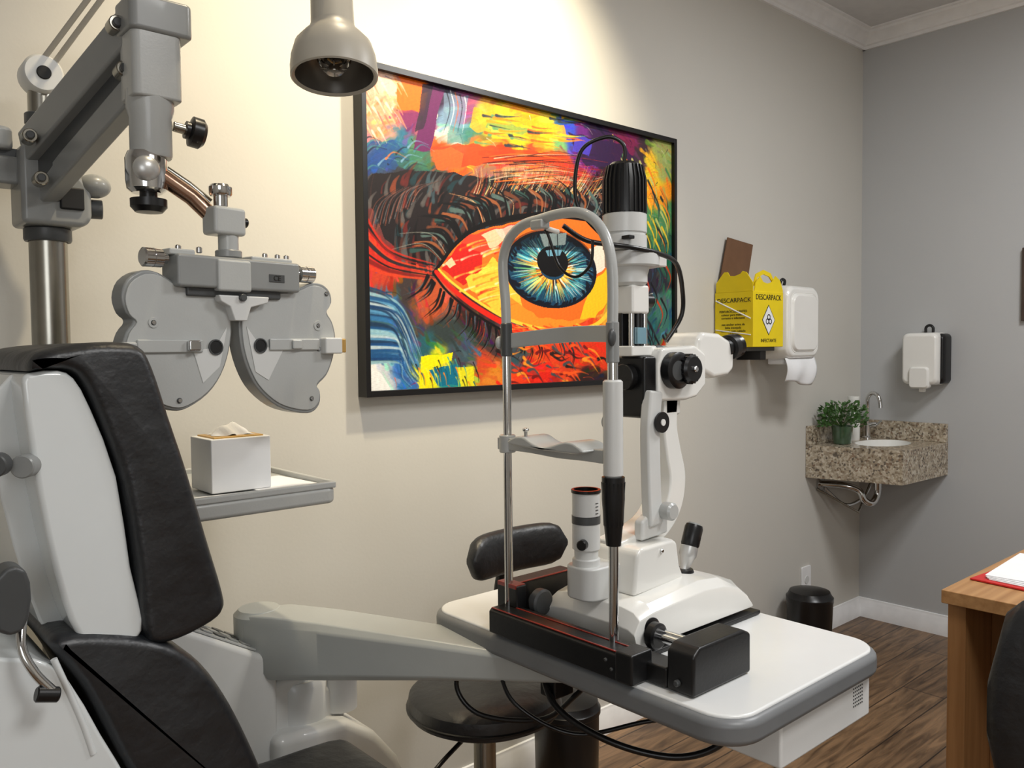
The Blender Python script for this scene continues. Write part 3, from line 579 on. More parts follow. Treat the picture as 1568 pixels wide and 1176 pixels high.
pbox('end_block_right',.170,.208,1.293,1.322,.012,.03,offw,.003); pbox('end_block_tip',.206,.216,1.295,1.320,.012,.03,brass,.002)
pbox('lever_left_end',-.215,-.165,1.300,1.314,.012,.02,greyp)
for i,(u,z) in enumerate([(-.138,1.343),(.165,1.343),(.165,1.302),(.148,1.215),(-.10,1.225),(.075,1.31),(-.12,1.31),(.185,1.40)]):
    pcyl('screw_%d'%i,u,z,.0145,.0165,.0042,greyd); pcyl('screw_head_%d'%i,u,z,.0165,.0172,.003,chrome)
pcyl('screw_ring_a',-.138,1.343,.0145,.0158,.008,greyp); pcyl('screw_ring_b',.165,1.343,.0145,.0158,.009,greyp)
pbox('beam',-.105,.118,1.398,1.448,-.02,.03,greym,.005); pbox('beam_mid',-.04,.02,1.394,1.444,-.02,.034,greyp,.004)
pbox('beam_under',-.085,.085,1.385,1.40,-.015,.02,greyd,.003); pbox('badge',.055,.085,1.413,1.426,.03,.0312,greyd,.001)
text(Ph,'ce_mark','CE',.012,pf(.07,1.4195,.0318),(math.pi/2,0,math.radians(10)),ink)
pbox('beam_cap_l',-.112,-.07,1.446,1.456,-.018,.02,greyp,.003); pbox('beam_cap_r',.03,.11,1.446,1.455,-.018,.02,greyp,.003)
for i,u in enumerate((-.09,-.055,.065,.09,.108)): cyl(Ph,'top_pin_%d'%i,pf(u,1.453,.005),pf(u,1.463,.005),.0045,chrome,n=12)
for s_,nme,u0,u1 in ((-1,'left',-.112,-.150),(1,'right',.118,.158)):
    L=abs(u1-u0); lathe(Ph,'pd_knob_'+nme,[(0,0),(.008,0),(.008,.008),(.0145,.01),(.0145,.022),(.013,.023),(.0145,.024),(.0145,L-.002),(.012,L),(0,L)],pf(u0,1.432 if s_>0 else 1.44,.01),pf(u1,1.432 if s_>0 else 1.44,.01),chrome)
prism(Ph,'nose_bracket',[(-.038,1.388),(.055,1.388),(.052,1.378),(.020,1.370),(.012,1.348),(-.010,1.348),(-.018,1.370),(-.034,1.378)],.012,.03,offw,bev=.002,fn=pf)
pcyl('bracket_lock',.003,1.385,.028,.036,.006,greyd)
cyl(Ph,'swivel_post',pf(0,1.445,0),pf(0,1.50,0),.016,greyp); cyl(Ph,'swivel_collar',pf(0,1.45,0),pf(0,1.462,0),.021,greym)
pbox('swivel_block',-.035,.022,1.485,1.53,-.02,.02,greyp,.006); cyl(Ph,'swivel_knob',pf(-.012,1.53,0),pf(-.012,1.565,0),.011,chrome)
lathe(Ph,'swivel_knob_top',[(0,0),(.016,0),(.018,.003),(.018,.014),(.015,.018),(0,.018)],pf(-.012,1.548,0),pf(-.012,1.6,0),chrome)
cyl(Ph,'swivel_screw',pf(.022,1.51,0),pf(.035,1.51,0),.008,black)
tube(Ph,'link_rod',[(.445,1.335,1.578),(.50,1.333,1.545),(.53,1.325,1.515)],.0135,copper,smooth=False)
tube(Ph,'link_rod_upper',[(.455,1.345,1.592),(.50,1.343,1.566),(.53,1.333,1.54)],.006,steel,smooth=False)
tX,tY=.448,1.345
lathe(Ph,'tilt_joint',[(0,0),(.022,0),(.029,.006),(.031,.02),(.031,.052),(.027,.062),(0,.062)],(tX-.012,tY,1.545),(tX-.012,tY,2),chrome)
ball(Ph,'tilt_ball',(tX-.02,tY-.025,1.578),(.020,.014,.020),silver)
lathe(Ph,'tilt_knob',[(0,0),(.013,0),(.013,.01),(.027,.012),(.027,.024),(.02,.032),(0,.034)],(tX-.01,tY,1.548),(tX-.01,tY,1.4),black)
lathe(Ph,'height_tube',[(0,0),(.029,0),(.031,.004),(.031,.06),(.035,.075),(.035,.10),(0,.10)],(tX-.004,tY,1.60),(tX-.004,tY,2),greyp)
prism(Ph,'height_sleeve',rrect(tX-.038,tY-.035,tX+.036,tY+.035,.012),1.685,1.785,greyp,'XY',.004)
prism(Ph,'head_cap',rrect(tX-.042,tY-.04,tX+.052,tY+.04,.012),1.782,1.835,greym,'XY',.006)
cyl(Ph,'side_knob_stem',(tX+.03,tY,1.655),(tX+.06,tY-.004,1.65),.008,steel)
lathe(Ph,'side_knob',[(0,0),(.014,0),(.014,.006),(.024,.009),(.024,.024),(.018,.03),(0,.03)],(tX+.048,tY-.003,1.652),(tX+.09,tY-.006,1.645),black)
cxx,cyy=.381,1.73
def beam(name,a,b,w,h,mat,bev=.005):
    a=Vector(a);b=Vector(b); t=(b-a).normalized(); n=Vector((t.y,-t.x,0)).normalized(); up=n.cross(t)
    if up.z<0: up=-up
    return loft(Ph,name,[[p+n*w*i+up*h*j for i,j in ((-1,-1),(1,-1),(1,1),(-1,1))] for p in (a,b)],mat,bev)
beam('upper_arm',(.355,1.70,1.665),(.432,1.36,1.80),.022,.03,greym)
beam('lower_arm',(.370,1.70,1.585),(.437,1.36,1.715),.016,.022,greym)
beam('arm_web',(.362,1.69,1.63),(.434,1.37,1.76),.008,.03,greyd,.002)
tube(Ph,'gas_spring',[(.385,1.66,1.60),(.435,1.39,1.75)],.009,black,smooth=False)
for i,p in enumerate([(.405,1.385,1.80),(.415,1.39,1.735),(.335,1.64,1.67),(.35,1.64,1.60)]):
    cyl(Ph,'arm_bolt_%d'%i,p,(p[0]-.002,p[1]-.03,p[2]),.012,steel); cyl(Ph,'arm_bolt_cap_%d'%i,(p[0]-.002,p[1]-.03,p[2]),(p[0]-.003,p[1]-.036,p[2]),.007,greyd)
prism(Ph,'column_head',[(.33,1.53),(.33,1.665),(.36,1.69),(.41,1.68),(.43,1.62),(.445,1.60),(.445,1.545),(.43,1.53)],1.675,1.775,greym,'XZ',.01,4)
box(Ph,'column_head_slot',(.39,1.668,1.56),(.43,1.68,1.60),hole,.003)
cyl(Ph,'column_head_knob',(.445,1.71,1.57),(.47,1.705,1.57),.018,greyd)
ball(Ph,'column_head_ball',(.452,1.69,1.61),(.03,.022,.022),greym)
cyl(Ph,'column',(cxx,cyy,.02),(cxx,cyy,1.535),.032,steel,n=40)
lathe(Ph,'column_collar',[(.033,0),(.038,0),(.040,.004),(.040,.022),(.036,.026),(.033,.026)],(cxx,cyy,1.505),(cxx,cyy,2),greyd)
prism(Ph,'column_foot',rrect(cxx-.07,cyy-.07,cxx+.07,cyy+.07,.03),0,.022,greyd,'XY',.004)
cyl(Ph,'column_neck',(.375,1.72,1.68),(.375,1.72,1.775),.022,steel)
cyl(Ph,'column_neck_collar',(.375,1.72,1.715),(.375,1.72,1.735),.028,greyd)
lathe(Ph,'hub',[(0,0),(.030,0),(.034,.004),(.034,.05),(.030,.056),(0,.056)],(.375,1.74,1.803),(.371,1.6,1.80),offw)
cyl(Ph,'hub_eye',(.3735,1.685,1.802),(.3732,1.681,1.802),.012,hole)
prism(Ph,'side_arm',rrect(-.25,1.70,.345,1.765,.02),1.60,1.65,greym,'XY',.006)
prism(Ph,'side_arm_cover',rrect(-.25,1.69,.325,1.775,.02),1.66,1.70,greyp,'XY',.008)
box(Ph,'side_arm_core',(-.24,1.71,1.645),(.34,1.755,1.665),greyd,.002)
# exam lamp
La=emp('examination_lamp')
c0=Vector((.672,1.178,1.728)); ax=Vector((.06,.14,1)).normalized()
lathe(La,'shade',[(.061,.004),(.0655,0),(.068,.002),(.068,.016),(.066,.034),(.060,.054),(.048,.068),(.038,.078),(.034,.088),(.033,.14),(.030,.145),(0,.145)],c0,c0+ax,beige,40)
lathe(La,'reflector',[(.0645,.003),(.062,.02),(.05,.048),(.03,.064),(0,.066)],c0,c0+ax,dint,40)
lathe(La,'bulb',[(0,.006),(.012,.008),(.022,.018),(.025,.032),(.02,.048),(.013,.066)],c0,c0+ax,glassm,24)
cyl(La,'bulb_socket',c0+ax*.05,c0+ax*.068,.013,chrome)
tube(La,'filament',[c0+ax*.03+Vector((-.008,0,0)),c0+ax*.026,c0+ax*.03+Vector((.008,0,0))],.0012,brass)
for i in range(6):
    an=i*math.pi/3; v=Vector((math.cos(an),math.sin(an),0)); tube(La,'cage_%d'%i,[c0+ax*.05+v*.03,c0+ax*.03+v*.028,c0+ax*.02+v*.008],.0012,steel)
tube(La,'lamp_arm_upper',[c0+ax*.14,c0+ax*.22,(.65,1.30,2.01),(.56,1.42,2.03),(.47,1.54,1.99)],.009,beige)
tube(La,'lamp_arm_a',[(.37,1.70,1.82),(.47,1.545,1.99)],.005,beige,smooth=False); tube(La,'lamp_arm_b',[(.39,1.70,1.82),(.485,1.55,1.985)],.005,beige,smooth=False)
cyl(La,'elbow',(.46,1.54,1.99),(.50,1.55,1.99),.016,beige)
cyl(La,'shade_clip',(.640,1.172,1.866),(.656,1.177,1.870),.006,black)
# ---------------- exam chair ----------------
Ch=emp('examination_chair')
YA,YB=1.12,1.50
pad(Ch,'back_cushion',[(.222,1.278),(.23,1.298),(.26,1.308),(.31,1.313),(.349,1.308),(.366,1.28),(.385,1.215),(.407,1.14),(.43,1.05),(.452,.965),(.452,.94),(.435,.925),(.39,.912),(.352,.915),(.342,.945),(.338,1.02),(.325,1.13),(.305,1.20),(.285,1.255),(.268,1.277),(.24,1.28)],YA-.004,YB,leather,.022)
prism(Ch,'back_shell',[(.215,1.265),(.225,1.276),(.255,1.278),(.272,1.268),(.29,1.23),(.318,1.14),(.332,1.02),(.345,.95),(.338,.925),(.315,.915),(.285,.918),(.265,.95),(.252,.99),(.235,1.08),(.222,1.18)],YA+.006,YB-.006,shell,'XZ',.018,5,sm=2)
prism(Ch,'back_shell_spine',[(.19,1.24),(.20,1.255),(.24,1.26),(.30,1.0),(.29,.93),(.25,.93),(.225,1.0),(.20,1.12)],YA+.07,YB-.09,shell,'XZ',.02,5,sm=2)
pad(Ch,'seat_cushion',[(.235,.945),(.26,.952),(.34,.93),(.385,.905),(.42,.87),(.45,.82),(.475,.765),(.50,.70),(.52,.64),(.545,.59),(.59,.57),(.75,.565),(.79,.55),(.80,.53),(.78,.505),(.72,.50),(.50,.50),(.42,.54),(.38,.60),(.345,.70),(.31,.78),(.275,.87),(.25,.915)],YA-.006,1.395,leather,.024)
prism(Ch,'seat_shell',[(.06,.93),(.12,.955),(.215,.935),(.25,.90),(.285,.82),(.32,.74),(.355,.64),(.39,.56),(.45,.50),(.77,.49),(.77,.46),(.74,.44),(.12,.42),(.06,.50)],YA-.012,YB-.03,shell,'XZ',.02,5,sm=2)
cyl(Ch,'hinge_knob_a',(.19,1.128,1.17),(.18,1.11,1.17),.014,greyd); cyl(Ch,'hinge_knob_b',(.222,1.135,1.165),(.210,1.118,1.165),.014,greym)
prism(Ch,'recline_lever',[(.17,.99),(.165,1.035),(.18,1.06),(.20,1.055),(.205,1.02),(.195,.985)],1.06,1.10,greyd,'XZ',.01,sm=2)
cyl(Ch,'recline_pivot',(.185,1.09,1.02),(.20,1.13,1.02),.012,greyd)
tube(Ch,'release_lever',[(.205,1.11,.995),(.198,1.09,.96),(.208,1.08,.93),(.225,1.075,.905)],.0055,chrome); cyl(Ch,'release_tip',(.208,1.075,.905),(.232,1.075,.898),.009,black)
tube(Ch,'shell_seam',[(.235,1.109,.93),(.262,1.109,.85),(.275,1.109,.80)],.004,shell)
lathe(Ch,'pedestal',[(.12,0),(.13,.02),(.11,.1),(.10,.30),(.12,.40),(.14,.44)],(.42,1.32,.0),(.42,1.32,1),shell,36)
prism(Ch,'floor_plate',rrect(.12,1.12,.68,1.48,.1),0,.03,greyd,'XY',.008)
# ---------------- console ----------------
Co=emp('instrument_console')
prism(Co,'console_body',[(.48,0),(.48,.815),(.52,.80),(.695,.70),(.715,.68),(.72,.64),(.72,0)],1.53,1.685,offw,'XZ',.012,4)
def cf(x,y,t):
    o=Vector((.52,0,.802)); e=Vector((.175,0,-.10)).normalized(); n=Vector((.10,0,.175)).normalized(); return tuple(o+e*x+n*t+Vector((0,y,0)))
prism(Co,'key_panel',rrect(.0,1.542,.19,1.67,.012),-.001,.003,greyp,bev=.001,fn=cf)
for i in range(6):
    for j in range(3):
        prism(Co,'key_%d_%d'%(i,j),rrect(.012+i*.029,1.552+j*.036,.034+i*.029,1.576+j*.036,.006),.003,.006,greym if (i+j)%3 else greyd,bev=.001,fn=cf)
prism(Co,'console_mid',[(.70,0),(.70,.62),(.72,.635),(.78,.635),(.80,.615),(.83,.60),(.86,.585),(.88,.57),(.88,0)],1.545,1.72,offw,'XZ',.015,4)
lathe(Co,'cup_holder',[(0,.0),(.036,0),(.036,.075),(.039,.08),(.036,.083),(.031,.078),(.030,.03),(0,.03)],(.875,1.56,.535),(.875,1.56,1),offw)
lathe(Co,'round_housing',[(0,0),(.07,0),(.07,.085),(.063,.098),(0,.10)],(.79,1.60,.52),(.79,1.60,1),offw)
prism(Co,'console_base',[(.70,0),(.70,.54),(.86,.53),(.93,.48),(.985,.41),(1.0,.37),(1.0,0)],1.50,1.74,offw,'XZ',.02,4)
# tray and tissue box
Tr=emp('instrument_tray')
prism(Tr,'tray_body',rrect(.46,1.335,.752,1.70,.02),1.022,1.052,greyp,'XY',.008,4)
for nme,lo,hi in (('lip_front',(.465,1.335,1.05),(.75,1.345,1.062)),('lip_right',(.742,1.34,1.05),(.752,1.695,1.062)),('lip_back',(.465,1.69,1.05),(.75,1.70,1.062))): box(Tr,nme,lo,hi,greyp,.003)
box(Tr,'tray_mount',(.415,1.70,1.0),(.48,1.75,1.05),greyd,.006)
box(None,'paper_sheet',(.62,1.37,1.0525),(.735,1.52,1.054),paper,0,rz=.08)
box(None,'price_leaflet',(.50,1.355,1.0525),(.60,1.395,1.0535),paper,0,rz=-.1)
Ti=emp('tissue_box')
prism(Ti,'box',[(.547,1.40),(.655,1.40),(.655,1.495),(.547,1.495)],1.0545,1.148,paper,'XY',.002)
box(Ti,'gold_insert',(.556,1.409,1.146),(.646,1.486,1.1505),brass,.001)
bm=bmesh.new(); G=[]
for i in range(15):
    row=[]
    for j in range(11):
        u=-1+2*i/14; v=-1+2*j/10; h=max(0,1-abs(u)**2.2)*max(0,1-abs(v)**2)*.020+.003*math.sin(u*7+v*3)*(1-abs(u))
        row.append(bm.verts.new((.601+u*.034+.004*math.sin(v*4),1.448+v*.022+.003*math.sin(u*6),1.151+h)))
    G.append(row)
for i in range(14):
    for j in range(10): bm.faces.new((G[i][j],G[i+1][j],G[i+1][j+1],G[i][j+1]))
fin(bm,'tissue',Ti,paper,ang=2)
# ---------------- stool ----------------
St=emp('doctor_stool')
sx,sy=1.20,1.47
lathe(St,'seat',[(0,0),(.15,0),(.172,.012),(.178,.03),(.174,.052),(.16,.064),(.12,.07),(0,.072)],(sx,sy,.452),(sx,sy,1),leather,48)
lathe(St,'seat_piping',[(.176,.0),(.181,.003),(.181,.007),(.176,.01)],(sx,sy,.472),(sx,sy,1),black,48)
cyl(St,'seat_plate',(sx,sy,.435),(sx,sy,.455),.10,greyd); cyl(St,'gas_column',(sx,sy,.10),(sx,sy,.44),.026,steel)
cyl(St,'column_sleeve',(sx,sy,.09),(sx,sy,.28),.034,black)
def slab(par,name,c,w,h,th,mat,curve=.03):
    rings=[]
    for i in range(17):
        t=-1+2*i/16; k=max((1-abs(t)**8)**.5,.2)
        x=c[0]+t*w/2; y=c[1]-curve*(t*t)
        rings.append([(x,y+th*.5*math.cos(a)*(.5+.5*k),c[2]+h*.5*k*math.copysign(abs(math.sin(a))**.5,math.sin(a))) for a in [2*math.pi*q/20 for q in range(20)]])
    return loft(par,name,rings,mat,ang=1.5)
slab(St,'backrest',(1.395,1.59,.782),.32,.115,.05,leather)
tube(St,'back_support',[(1.20,1.50,.445),(1.32,1.60,.44),(1.385,1.64,.50),(1.385,1.635,.66),(1.385,1.60,.78)],.012,black)
tube(St,'height_lever',[(sx,sy,.44),(sx-.16,sy-.07,.43),(sx-.21,sy-.08,.41)],.005,black)
for i in range(5):
    an=2*math.pi*i/5+.3; ex,ey_=sx+.22*math.cos(an),sy+.22*math.sin(an)
    tube(St,'foot_%d'%i,[(sx,sy,.12),(sx+(ex-sx)*.5,sy+(ey_-sy)*.5,.10),(ex,ey_,.075)],.016,black); cyl(St,'caster_%d'%i,(ex-.012,ey_,.025),(ex+.012,ey_,.025),.025,black); cyl(St,'caster_stem_%d'%i,(ex,ey_,.04),(ex,ey_,.08),.006,steel)
B1=emp('pedal_bin')
lathe(B1,'body',[(0,0),(.085,0),(.09,.01),(.094,.25),(.098,.255),(.098,.268),(.094,.272),(.09,.29),(.05,.31),(0,.315)],(1.665,1.665,.0),(1.665,1.665,1),black,40)
box(B1,'pedal',(1.64,1.545,.01),(1.69,1.585,.025),steel,.004)
B2=emp('waste_bin')
lathe(B2,'body',[(0,0),(.08,0),(.083,.01),(.092,.24),(.094,.245),(.094,.262),(.088,.268),(.08,.285),(.04,.295),(0,.297)],(3.16,1.735,.0),(3.16,1.735,1),black,40)
box(B2,'pedal',(3.13,1.63,.008),(3.19,1.66,.02),steel,.004)
# ---------------- wall fittings ----------------
Sb=emp('sharps_container')
x0,x1,y0,z_0,z_1=2.665,2.87,1.69,1.295,1.50
box(Sb,'carton',(x0,y0,z_0),(x1,1.855,z_1),yellow,.002)
prism(Sb,'side_handle',[(1.85,1.50),(1.85,1.535),(1.815,1.575),(1.80,1.575),(1.79,1.56),(1.77,1.558),(1.745,1.565),(1.735,1.575),(1.72,1.57),(1.692,1.53),(1.692,1.50)],x0,x0+.004,yellow,'YZ',0)
prism(Sb,'front_lid',[(x0+.01,1.498),(x0+.02,1.53),(x0+.05,1.555),(x0+.07,1.535),(x0+.10,1.53),(x0+.13,1.537),(x0+.155,1.56),(x0+.185,1.545),(x1,1.51),(x1,1.498)],y0+.002,y0+.006,yellow,'XZ',0)
prism(Sb,'front_lid_arch',[(x0+.03,1.52),(x0+.05,1.565),(x0+.10,1.582),(x0+.15,1.572),(x0+.18,1.535),(x0+.165,1.535),(x0+.14,1.558),(x0+.10,1.566),(x0+.06,1.552),(x0+.045,1.52)],y0+.02,y0+.024,yellow,'XZ',0)
fl=[(2.67,1.845,1.50),(2.86,1.848,1.50),(2.915,1.85,1.70),(2.735,1.845,1.715)]
loft(Sb,'brown_flap',[[Vector(p) for p in fl],[Vector((x,y+.004,z)) for x,y,z in fl]],brown)
rF=(math.pi/2,0,0); rS=(math.pi/2,0,-math.pi/2)
text(Sb,'side_title','DESCARPACK',.0235,(x0-.0008,1.772,1.468),rS,ink); text(Sb,'front_title','DESCARPACK',.028,((x0+x1)/2,y0-.0008,1.478),rF,ink)
text(Sb,'side_copy','PERFUROCORTANTES\ncoletor para material\ncortante e infectante\n\nnao encher acima da\nlinha tracejada\ndescarte com cuidado\n13 litros',.012,(x0-.0008,1.775,1.385),rS,ink)
bmD=[((x0+x1)/2+dx,1.395+dz) for dx,dz in ((0,.052),(.04,0),(0,-.052),(-.04,0))]
prism(Sb,'hazard_border',[((x0+x1)/2+(x-(x0+x1)/2)*1.1,1.395+(z-1.395)*1.1) for x,z in bmD],y0-.0006,y0,ink,'XZ',0)
prism(Sb,'hazard_diamond',bmD,y0-.0012,y0-.0006,paper,'XZ',0)
for i in range(3):
    an=math.pi/2+i*2*math.pi/3; lathe(Sb,'hazard_ring_%d'%i,[(.007,0),(.011,0),(.011,.0005),(.007,.0005),(.007,0)],((x0+x1)/2+.011*math.cos(an),y0-.0012,1.395+.011*math.sin(an)),((x0+x1)/2+.011*math.cos(an),y0-.1,1.395+.011*math.sin(an)),ink,20)
text(Sb,'front_copy','INFECTANTE',.018,((x0+x1)/2,y0-.0008,1.318),rF,ink)
tube(Sb,'strap_a',[(x0-.002,1.86-.01,1.47),(x0-.002,1.70,1.40)],.0025,paper,smooth=False); tube(Sb,'strap_b',[(x0-.002,1.85,1.36),(x0-.002,1.70,1.34)],.002,paper,smooth=False)
box(Sb,'holder_shelf',(x0+.01,1.72,1.28),(x1-.01,1.859,1.295),greyd,.002); box(Sb,'holder_arm',(x1-.06,1.75,1.245),(x1-.02,1.859,1.282),black,.004)
Pt=emp('paper_towel_dispenser')
def pill(name,par,x0,x1,z0,z1,ya,yb,mat,r=.03,k=.93):
    cx=(x0+x1)/2; cz=(z0+z1)/2; o=rrect(x0,z0,x1,z1,r,6); R=[]
    for y,s in ((yb,1),(ya+(yb-ya)*.35,1),(ya+.012,.97),(ya,.9)): R.append([(cx+(x-cx)*s,y,cz+(z-cz)*(s if s<1 else 1)) for x,z in o])
    return loft(par,name,R,mat,.006)
pill('cover',Pt,2.90,3.15,1.245,1.535,1.69,1.858,white,.045)
pill('cover_front',Pt,2.925,3.125,1.27,1.505,1.680,1.70,white,.04)
tube(Pt,'hanger_clip',[(3.02,1.80,1.525),(3.02,1.79,1.556),(3.035,1.79,1.565),(3.05,1.79,1.556),(3.05,1.80,1.525)],.006,black)
bm=bmesh.new(); G=[]
for i in range(19):
    row=[]
    for j in range(11):
        u=i/18; v=j/10; row.append(bm.verts.new((2.915+.225*u+.02*v*(.5-u),1.71-.012*math.sin(v*3.1)+.007*math.sin(u*11+v*2)*v,1.25-.10*v+.010*math.sin(u*5+1)*v)))
    G.append(row)
for i in range(18):
    for j in range(10): bm.faces.new((G[i][j],G[i+1][j],G[i+1][j+1],G[i][j+1]))
o_=fin(bm,'towel_sheet',Pt,paper,ang=2); sm_=o_.modifiers.new('t','SOLIDIFY'); sm_.thickness=.002
box(Pt,'towel_stack',(2.94,1.73,1.225),(3.11,1.80,1.25),paper,.006)
Sd=emp('soap_dispenser')
def pillx(name,par,y0,y1,z0,z1,xa,xb,mat,r):
    cy=(y0+y1)/2; cz=(z0+z1)/2; o=rrect(y0,z0,y1,z1,r,6); R=[]
    for x,s in ((xb,1),(xa+(xb-xa)*.3,1),(xa+.01,.97),(xa,.88)): R.append([(x,cy+(y-cy)*s,cz+(z-cz)*s) for y,z in o])
    return loft(par,name,R,mat,.005)
pillx('back_plate',Sd,1.452,1.60,1.125,1.345,3.77,3.849,black,.02)
pillx('cover',Sd,1.468,1.622,1.12,1.35,3.735,3.845,white,.025)
pillx('push_plate',Sd,1.50,1.585,1.105,1.20,3.722,3.76,white,.015)
tube(Sd,'hanger_clip',[(3.82,1.55,1.345),(3.82,1.55,1.372),(3.82,1.535,1.382),(3.82,1.52,1.372),(3.82,1.52,1.345)],.006,black)
cyl(Sd,'nozzle',(3.765,1.54,1.09),(3.765,1.54,1.13),.014,white)
Ou=emp('wall_outlet')
prism(Ou,'plate',rrect(3.31,.215,3.385,.33,.008),1.852,1.8599,trimm,'XZ',.002); cyl(Ou,'socket',(3.3475,1.853,.27),(3.3475,1.850,.27),.018,offw)
Pi=emp('framed_picture')
box(Pi,'frame',(3.83,.60,1.39),(3.8495,1.178,1.69),picd,.003); box(Pi,'print',(3.827,.63,1.42),(3.831,1.148,1.66),brown,0)
# ---------------- sink ----------------
Sk=emp('granite_sink')
zt,zb=.865,.722
def sinktop():
    outer=[(3.345,1.859),(3.425,1.475),(3.849,1.462),(3.849,1.859)]
    cx,cy,ra,rb=3.64,1.655,.15,.105; n=48; bm=bmesh.new(); I=[];Ou_=[]
    def ray(a):
        dx,dy=math.cos(a),math.sin(a); best=9
        for i in range(4):
            (xa,ya),(xb,yb)=outer[i],outer[(i+1)%4]; ex,ey=xb-xa,yb-ya; den=dx*ey-dy*ex
            if abs(den)<1e-9: continue
            t=((xa-cx)*ey-(ya-cy)*ex)/den; u=((xa-cx)*dy-(ya-cy)*dx)/den
            if t>0 and -1e-6<=u<=1+1e-6: best=min(best,t)
        return cx+dx*best,cy+dy*best
    angs=sorted([2*math.pi*k/n for k in range(n)]+[math.atan2(y-cy,x-cx)%(2*math.pi) for x,y in outer])
    for a in angs:
        I.append(bm.verts.new((cx+ra*math.cos(a),cy+rb*math.sin(a),zt))); x,y=ray(a); Ou_.append((bm.verts.new((x,y,zt)),bm.verts.new((x,y,zb))))
    k=len(angs)
    for i in range(k):
        j=(i+1)%k; bm.faces.new((I[i],I[j],Ou_[j][0],Ou_[i][0])); bm.faces.new((Ou_[i][0],Ou_[j][0],Ou_[j][1],Ou_[i][1]))
    fin(bm,'counter',Sk,granm,0)
    lathe_=[(1.0,0),(.97,-.02),(.9,-.07),(.7,-.11),(.3,-.125),(0,-.125)]
    bm=bmesh.new(); R=[[bm.verts.new((cx+ra*s*math.cos(a),cy+rb*s*math.sin(a),zt+z)) for a in [2*math.pi*q/40 for q in range(40)]] for s,z in lathe_[:-1]]
    for A,B in zip(R,R[1:]):
        for i in range(40): bm.faces.new((A[i],A[(i+1)%40],B[(i+1)%40],B[i]))
    bm.faces.new(R[-1]); fin(bm,'basin',Sk,white,ang=2)
sinktop()
Sp=emp('granite_backsplash'); box(Sp,'slab',(3.345,1.838,zt),(3.849,1.859,.948),granm,.002)
Sp2=emp('granite_backsplash.001'); box(Sp2,'slab',(3.828,1.462,zt),(3.849,1.838,.948),granm,.002)
cyl(Sk,'drain_tail',(3.60,1.66,.74),(3.60,1.66,.66),.018,chrome)
tube(Sk,'p_trap',[(3.60,1.66,.70),(3.60,1.66,.64),(3.57,1.67,.605),(3.54,1.69,.62),(3.53,1.71,.66),(3.50,1.76,.68),(3.47,1.855,.68)],.015,chrome)
tube(Sk,'supply_hose',[(3.68,1.74,.73),(3.70,1.74,.66),(3.66,1.76,.60),(3.58,1.80,.58),(3.50,1.855,.66)],.007,chrome)
tube(Sk,'brace',[(3.44,1.858,.66),(3.55,1.72,.56),(3.70,1.72,.715)],.006,steel,smooth=False)
for p in ((3.47,.68),(3.50,.66)): cyl(Sk,'escutcheon_%d'%(p[0]*100),(p[0],1.859,p[1]),(p[0],1.848,p[1]),.03 if p[0]<3.48 else .018,chrome)
F=emp('faucet')
lathe(F,'base',[(0,0),(.024,0),(.024,.006),(.015,.012),(.014,.06),(0,.065)],(3.775,1.79,zt),(3.775,1.79,1),chrome)
tube(F,'spout',[(3.775,1.79,.90),(3.775,1.79,1.02),(3.77,1.785,1.055),(3.765,1.765,1.075),(3.76,1.74,1.07),(3.757,1.725,1.045),(3.756,1.72,1.01)],.009,chrome)
cyl(F,'handle_hub',(3.775,1.79,.925),(3.785,1.75,.93),.012,chrome); tube(F,'handle',[(3.785,1.75,.93),(3.79,1.73,.95)],.005,chrome,smooth=False)
Bo=emp('soap_bottle')
lathe(Bo,'body',[(0,0),(.026,0),(.028,.004),(.028,.12),(.02,.14),(.012,.15),(.012,.165)],(3.66,1.80,zt),(3.66,1.80,1),white); lathe(Bo,'cap',[(0,0),(.022,0),(.026,.02),(.026,.035),(0,.037)],(3.66,1.80,zt+.165),(3.66,1.80,2),white)
Pl=emp('potted_plant')
lathe(Pl,'pot',[(0,0),(.034,0),(.038,.004),(.046,.08),(.043,.08),(.042,.07),(0,.07)],(3.485,1.765,zt),(3.485,1.765,1),glassd)
cyl(Pl,'soil',(3.485,1.765,zt+.066),(3.485,1.765,zt+.072),.041,soil)
bm=bmesh.new()
for k in range(460):
    a=rng.rand()*6.28; e=rng.rand(); r=.02+.10*rng.rand()**.6; z=.945+.12*e*(1-.3*(r/.1)); c=Vector((3.485+r*math.cos(a),min(1.765+r*math.sin(a)*.75,1.82),z))
    d=Vector((math.cos(a)+rng.randn()*.4,math.sin(a)+rng.randn()*.4,.5+rng.randn()*.5)).normalized(); w=d.cross(Vector((rng.randn(),rng.randn(),rng.randn()))).normalized(); L=.016+rng.rand()*.012
    q=[c,c+d*L*.5+w*L*.28,c+d*L,c+d*L*.5-w*L*.28]; bm.faces.new([bm.verts.new(p) for p in q])
me=bpy.data.meshes.new('leaves'); bm.to_mesh(me); bm.free(); me.materials.append(greenl); o=bpy.data.objects.new('leaves',me); bpy.context.collection.objects.link(o); o.parent=Pl
for k in range(22):
    a=rng.rand()*6.28; r=.03+.05*rng.rand(); tube(Pl,'stem_%d'%k,[(3.485,1.765,zt+.07),(3.485+r*.5*math.cos(a),1.765+r*.5*math.sin(a),.97),(3.485+r*math.cos(a),min(1.765+r*math.sin(a),1.82),.99+.04*rng.rand())],.0012,greenl,5,3)
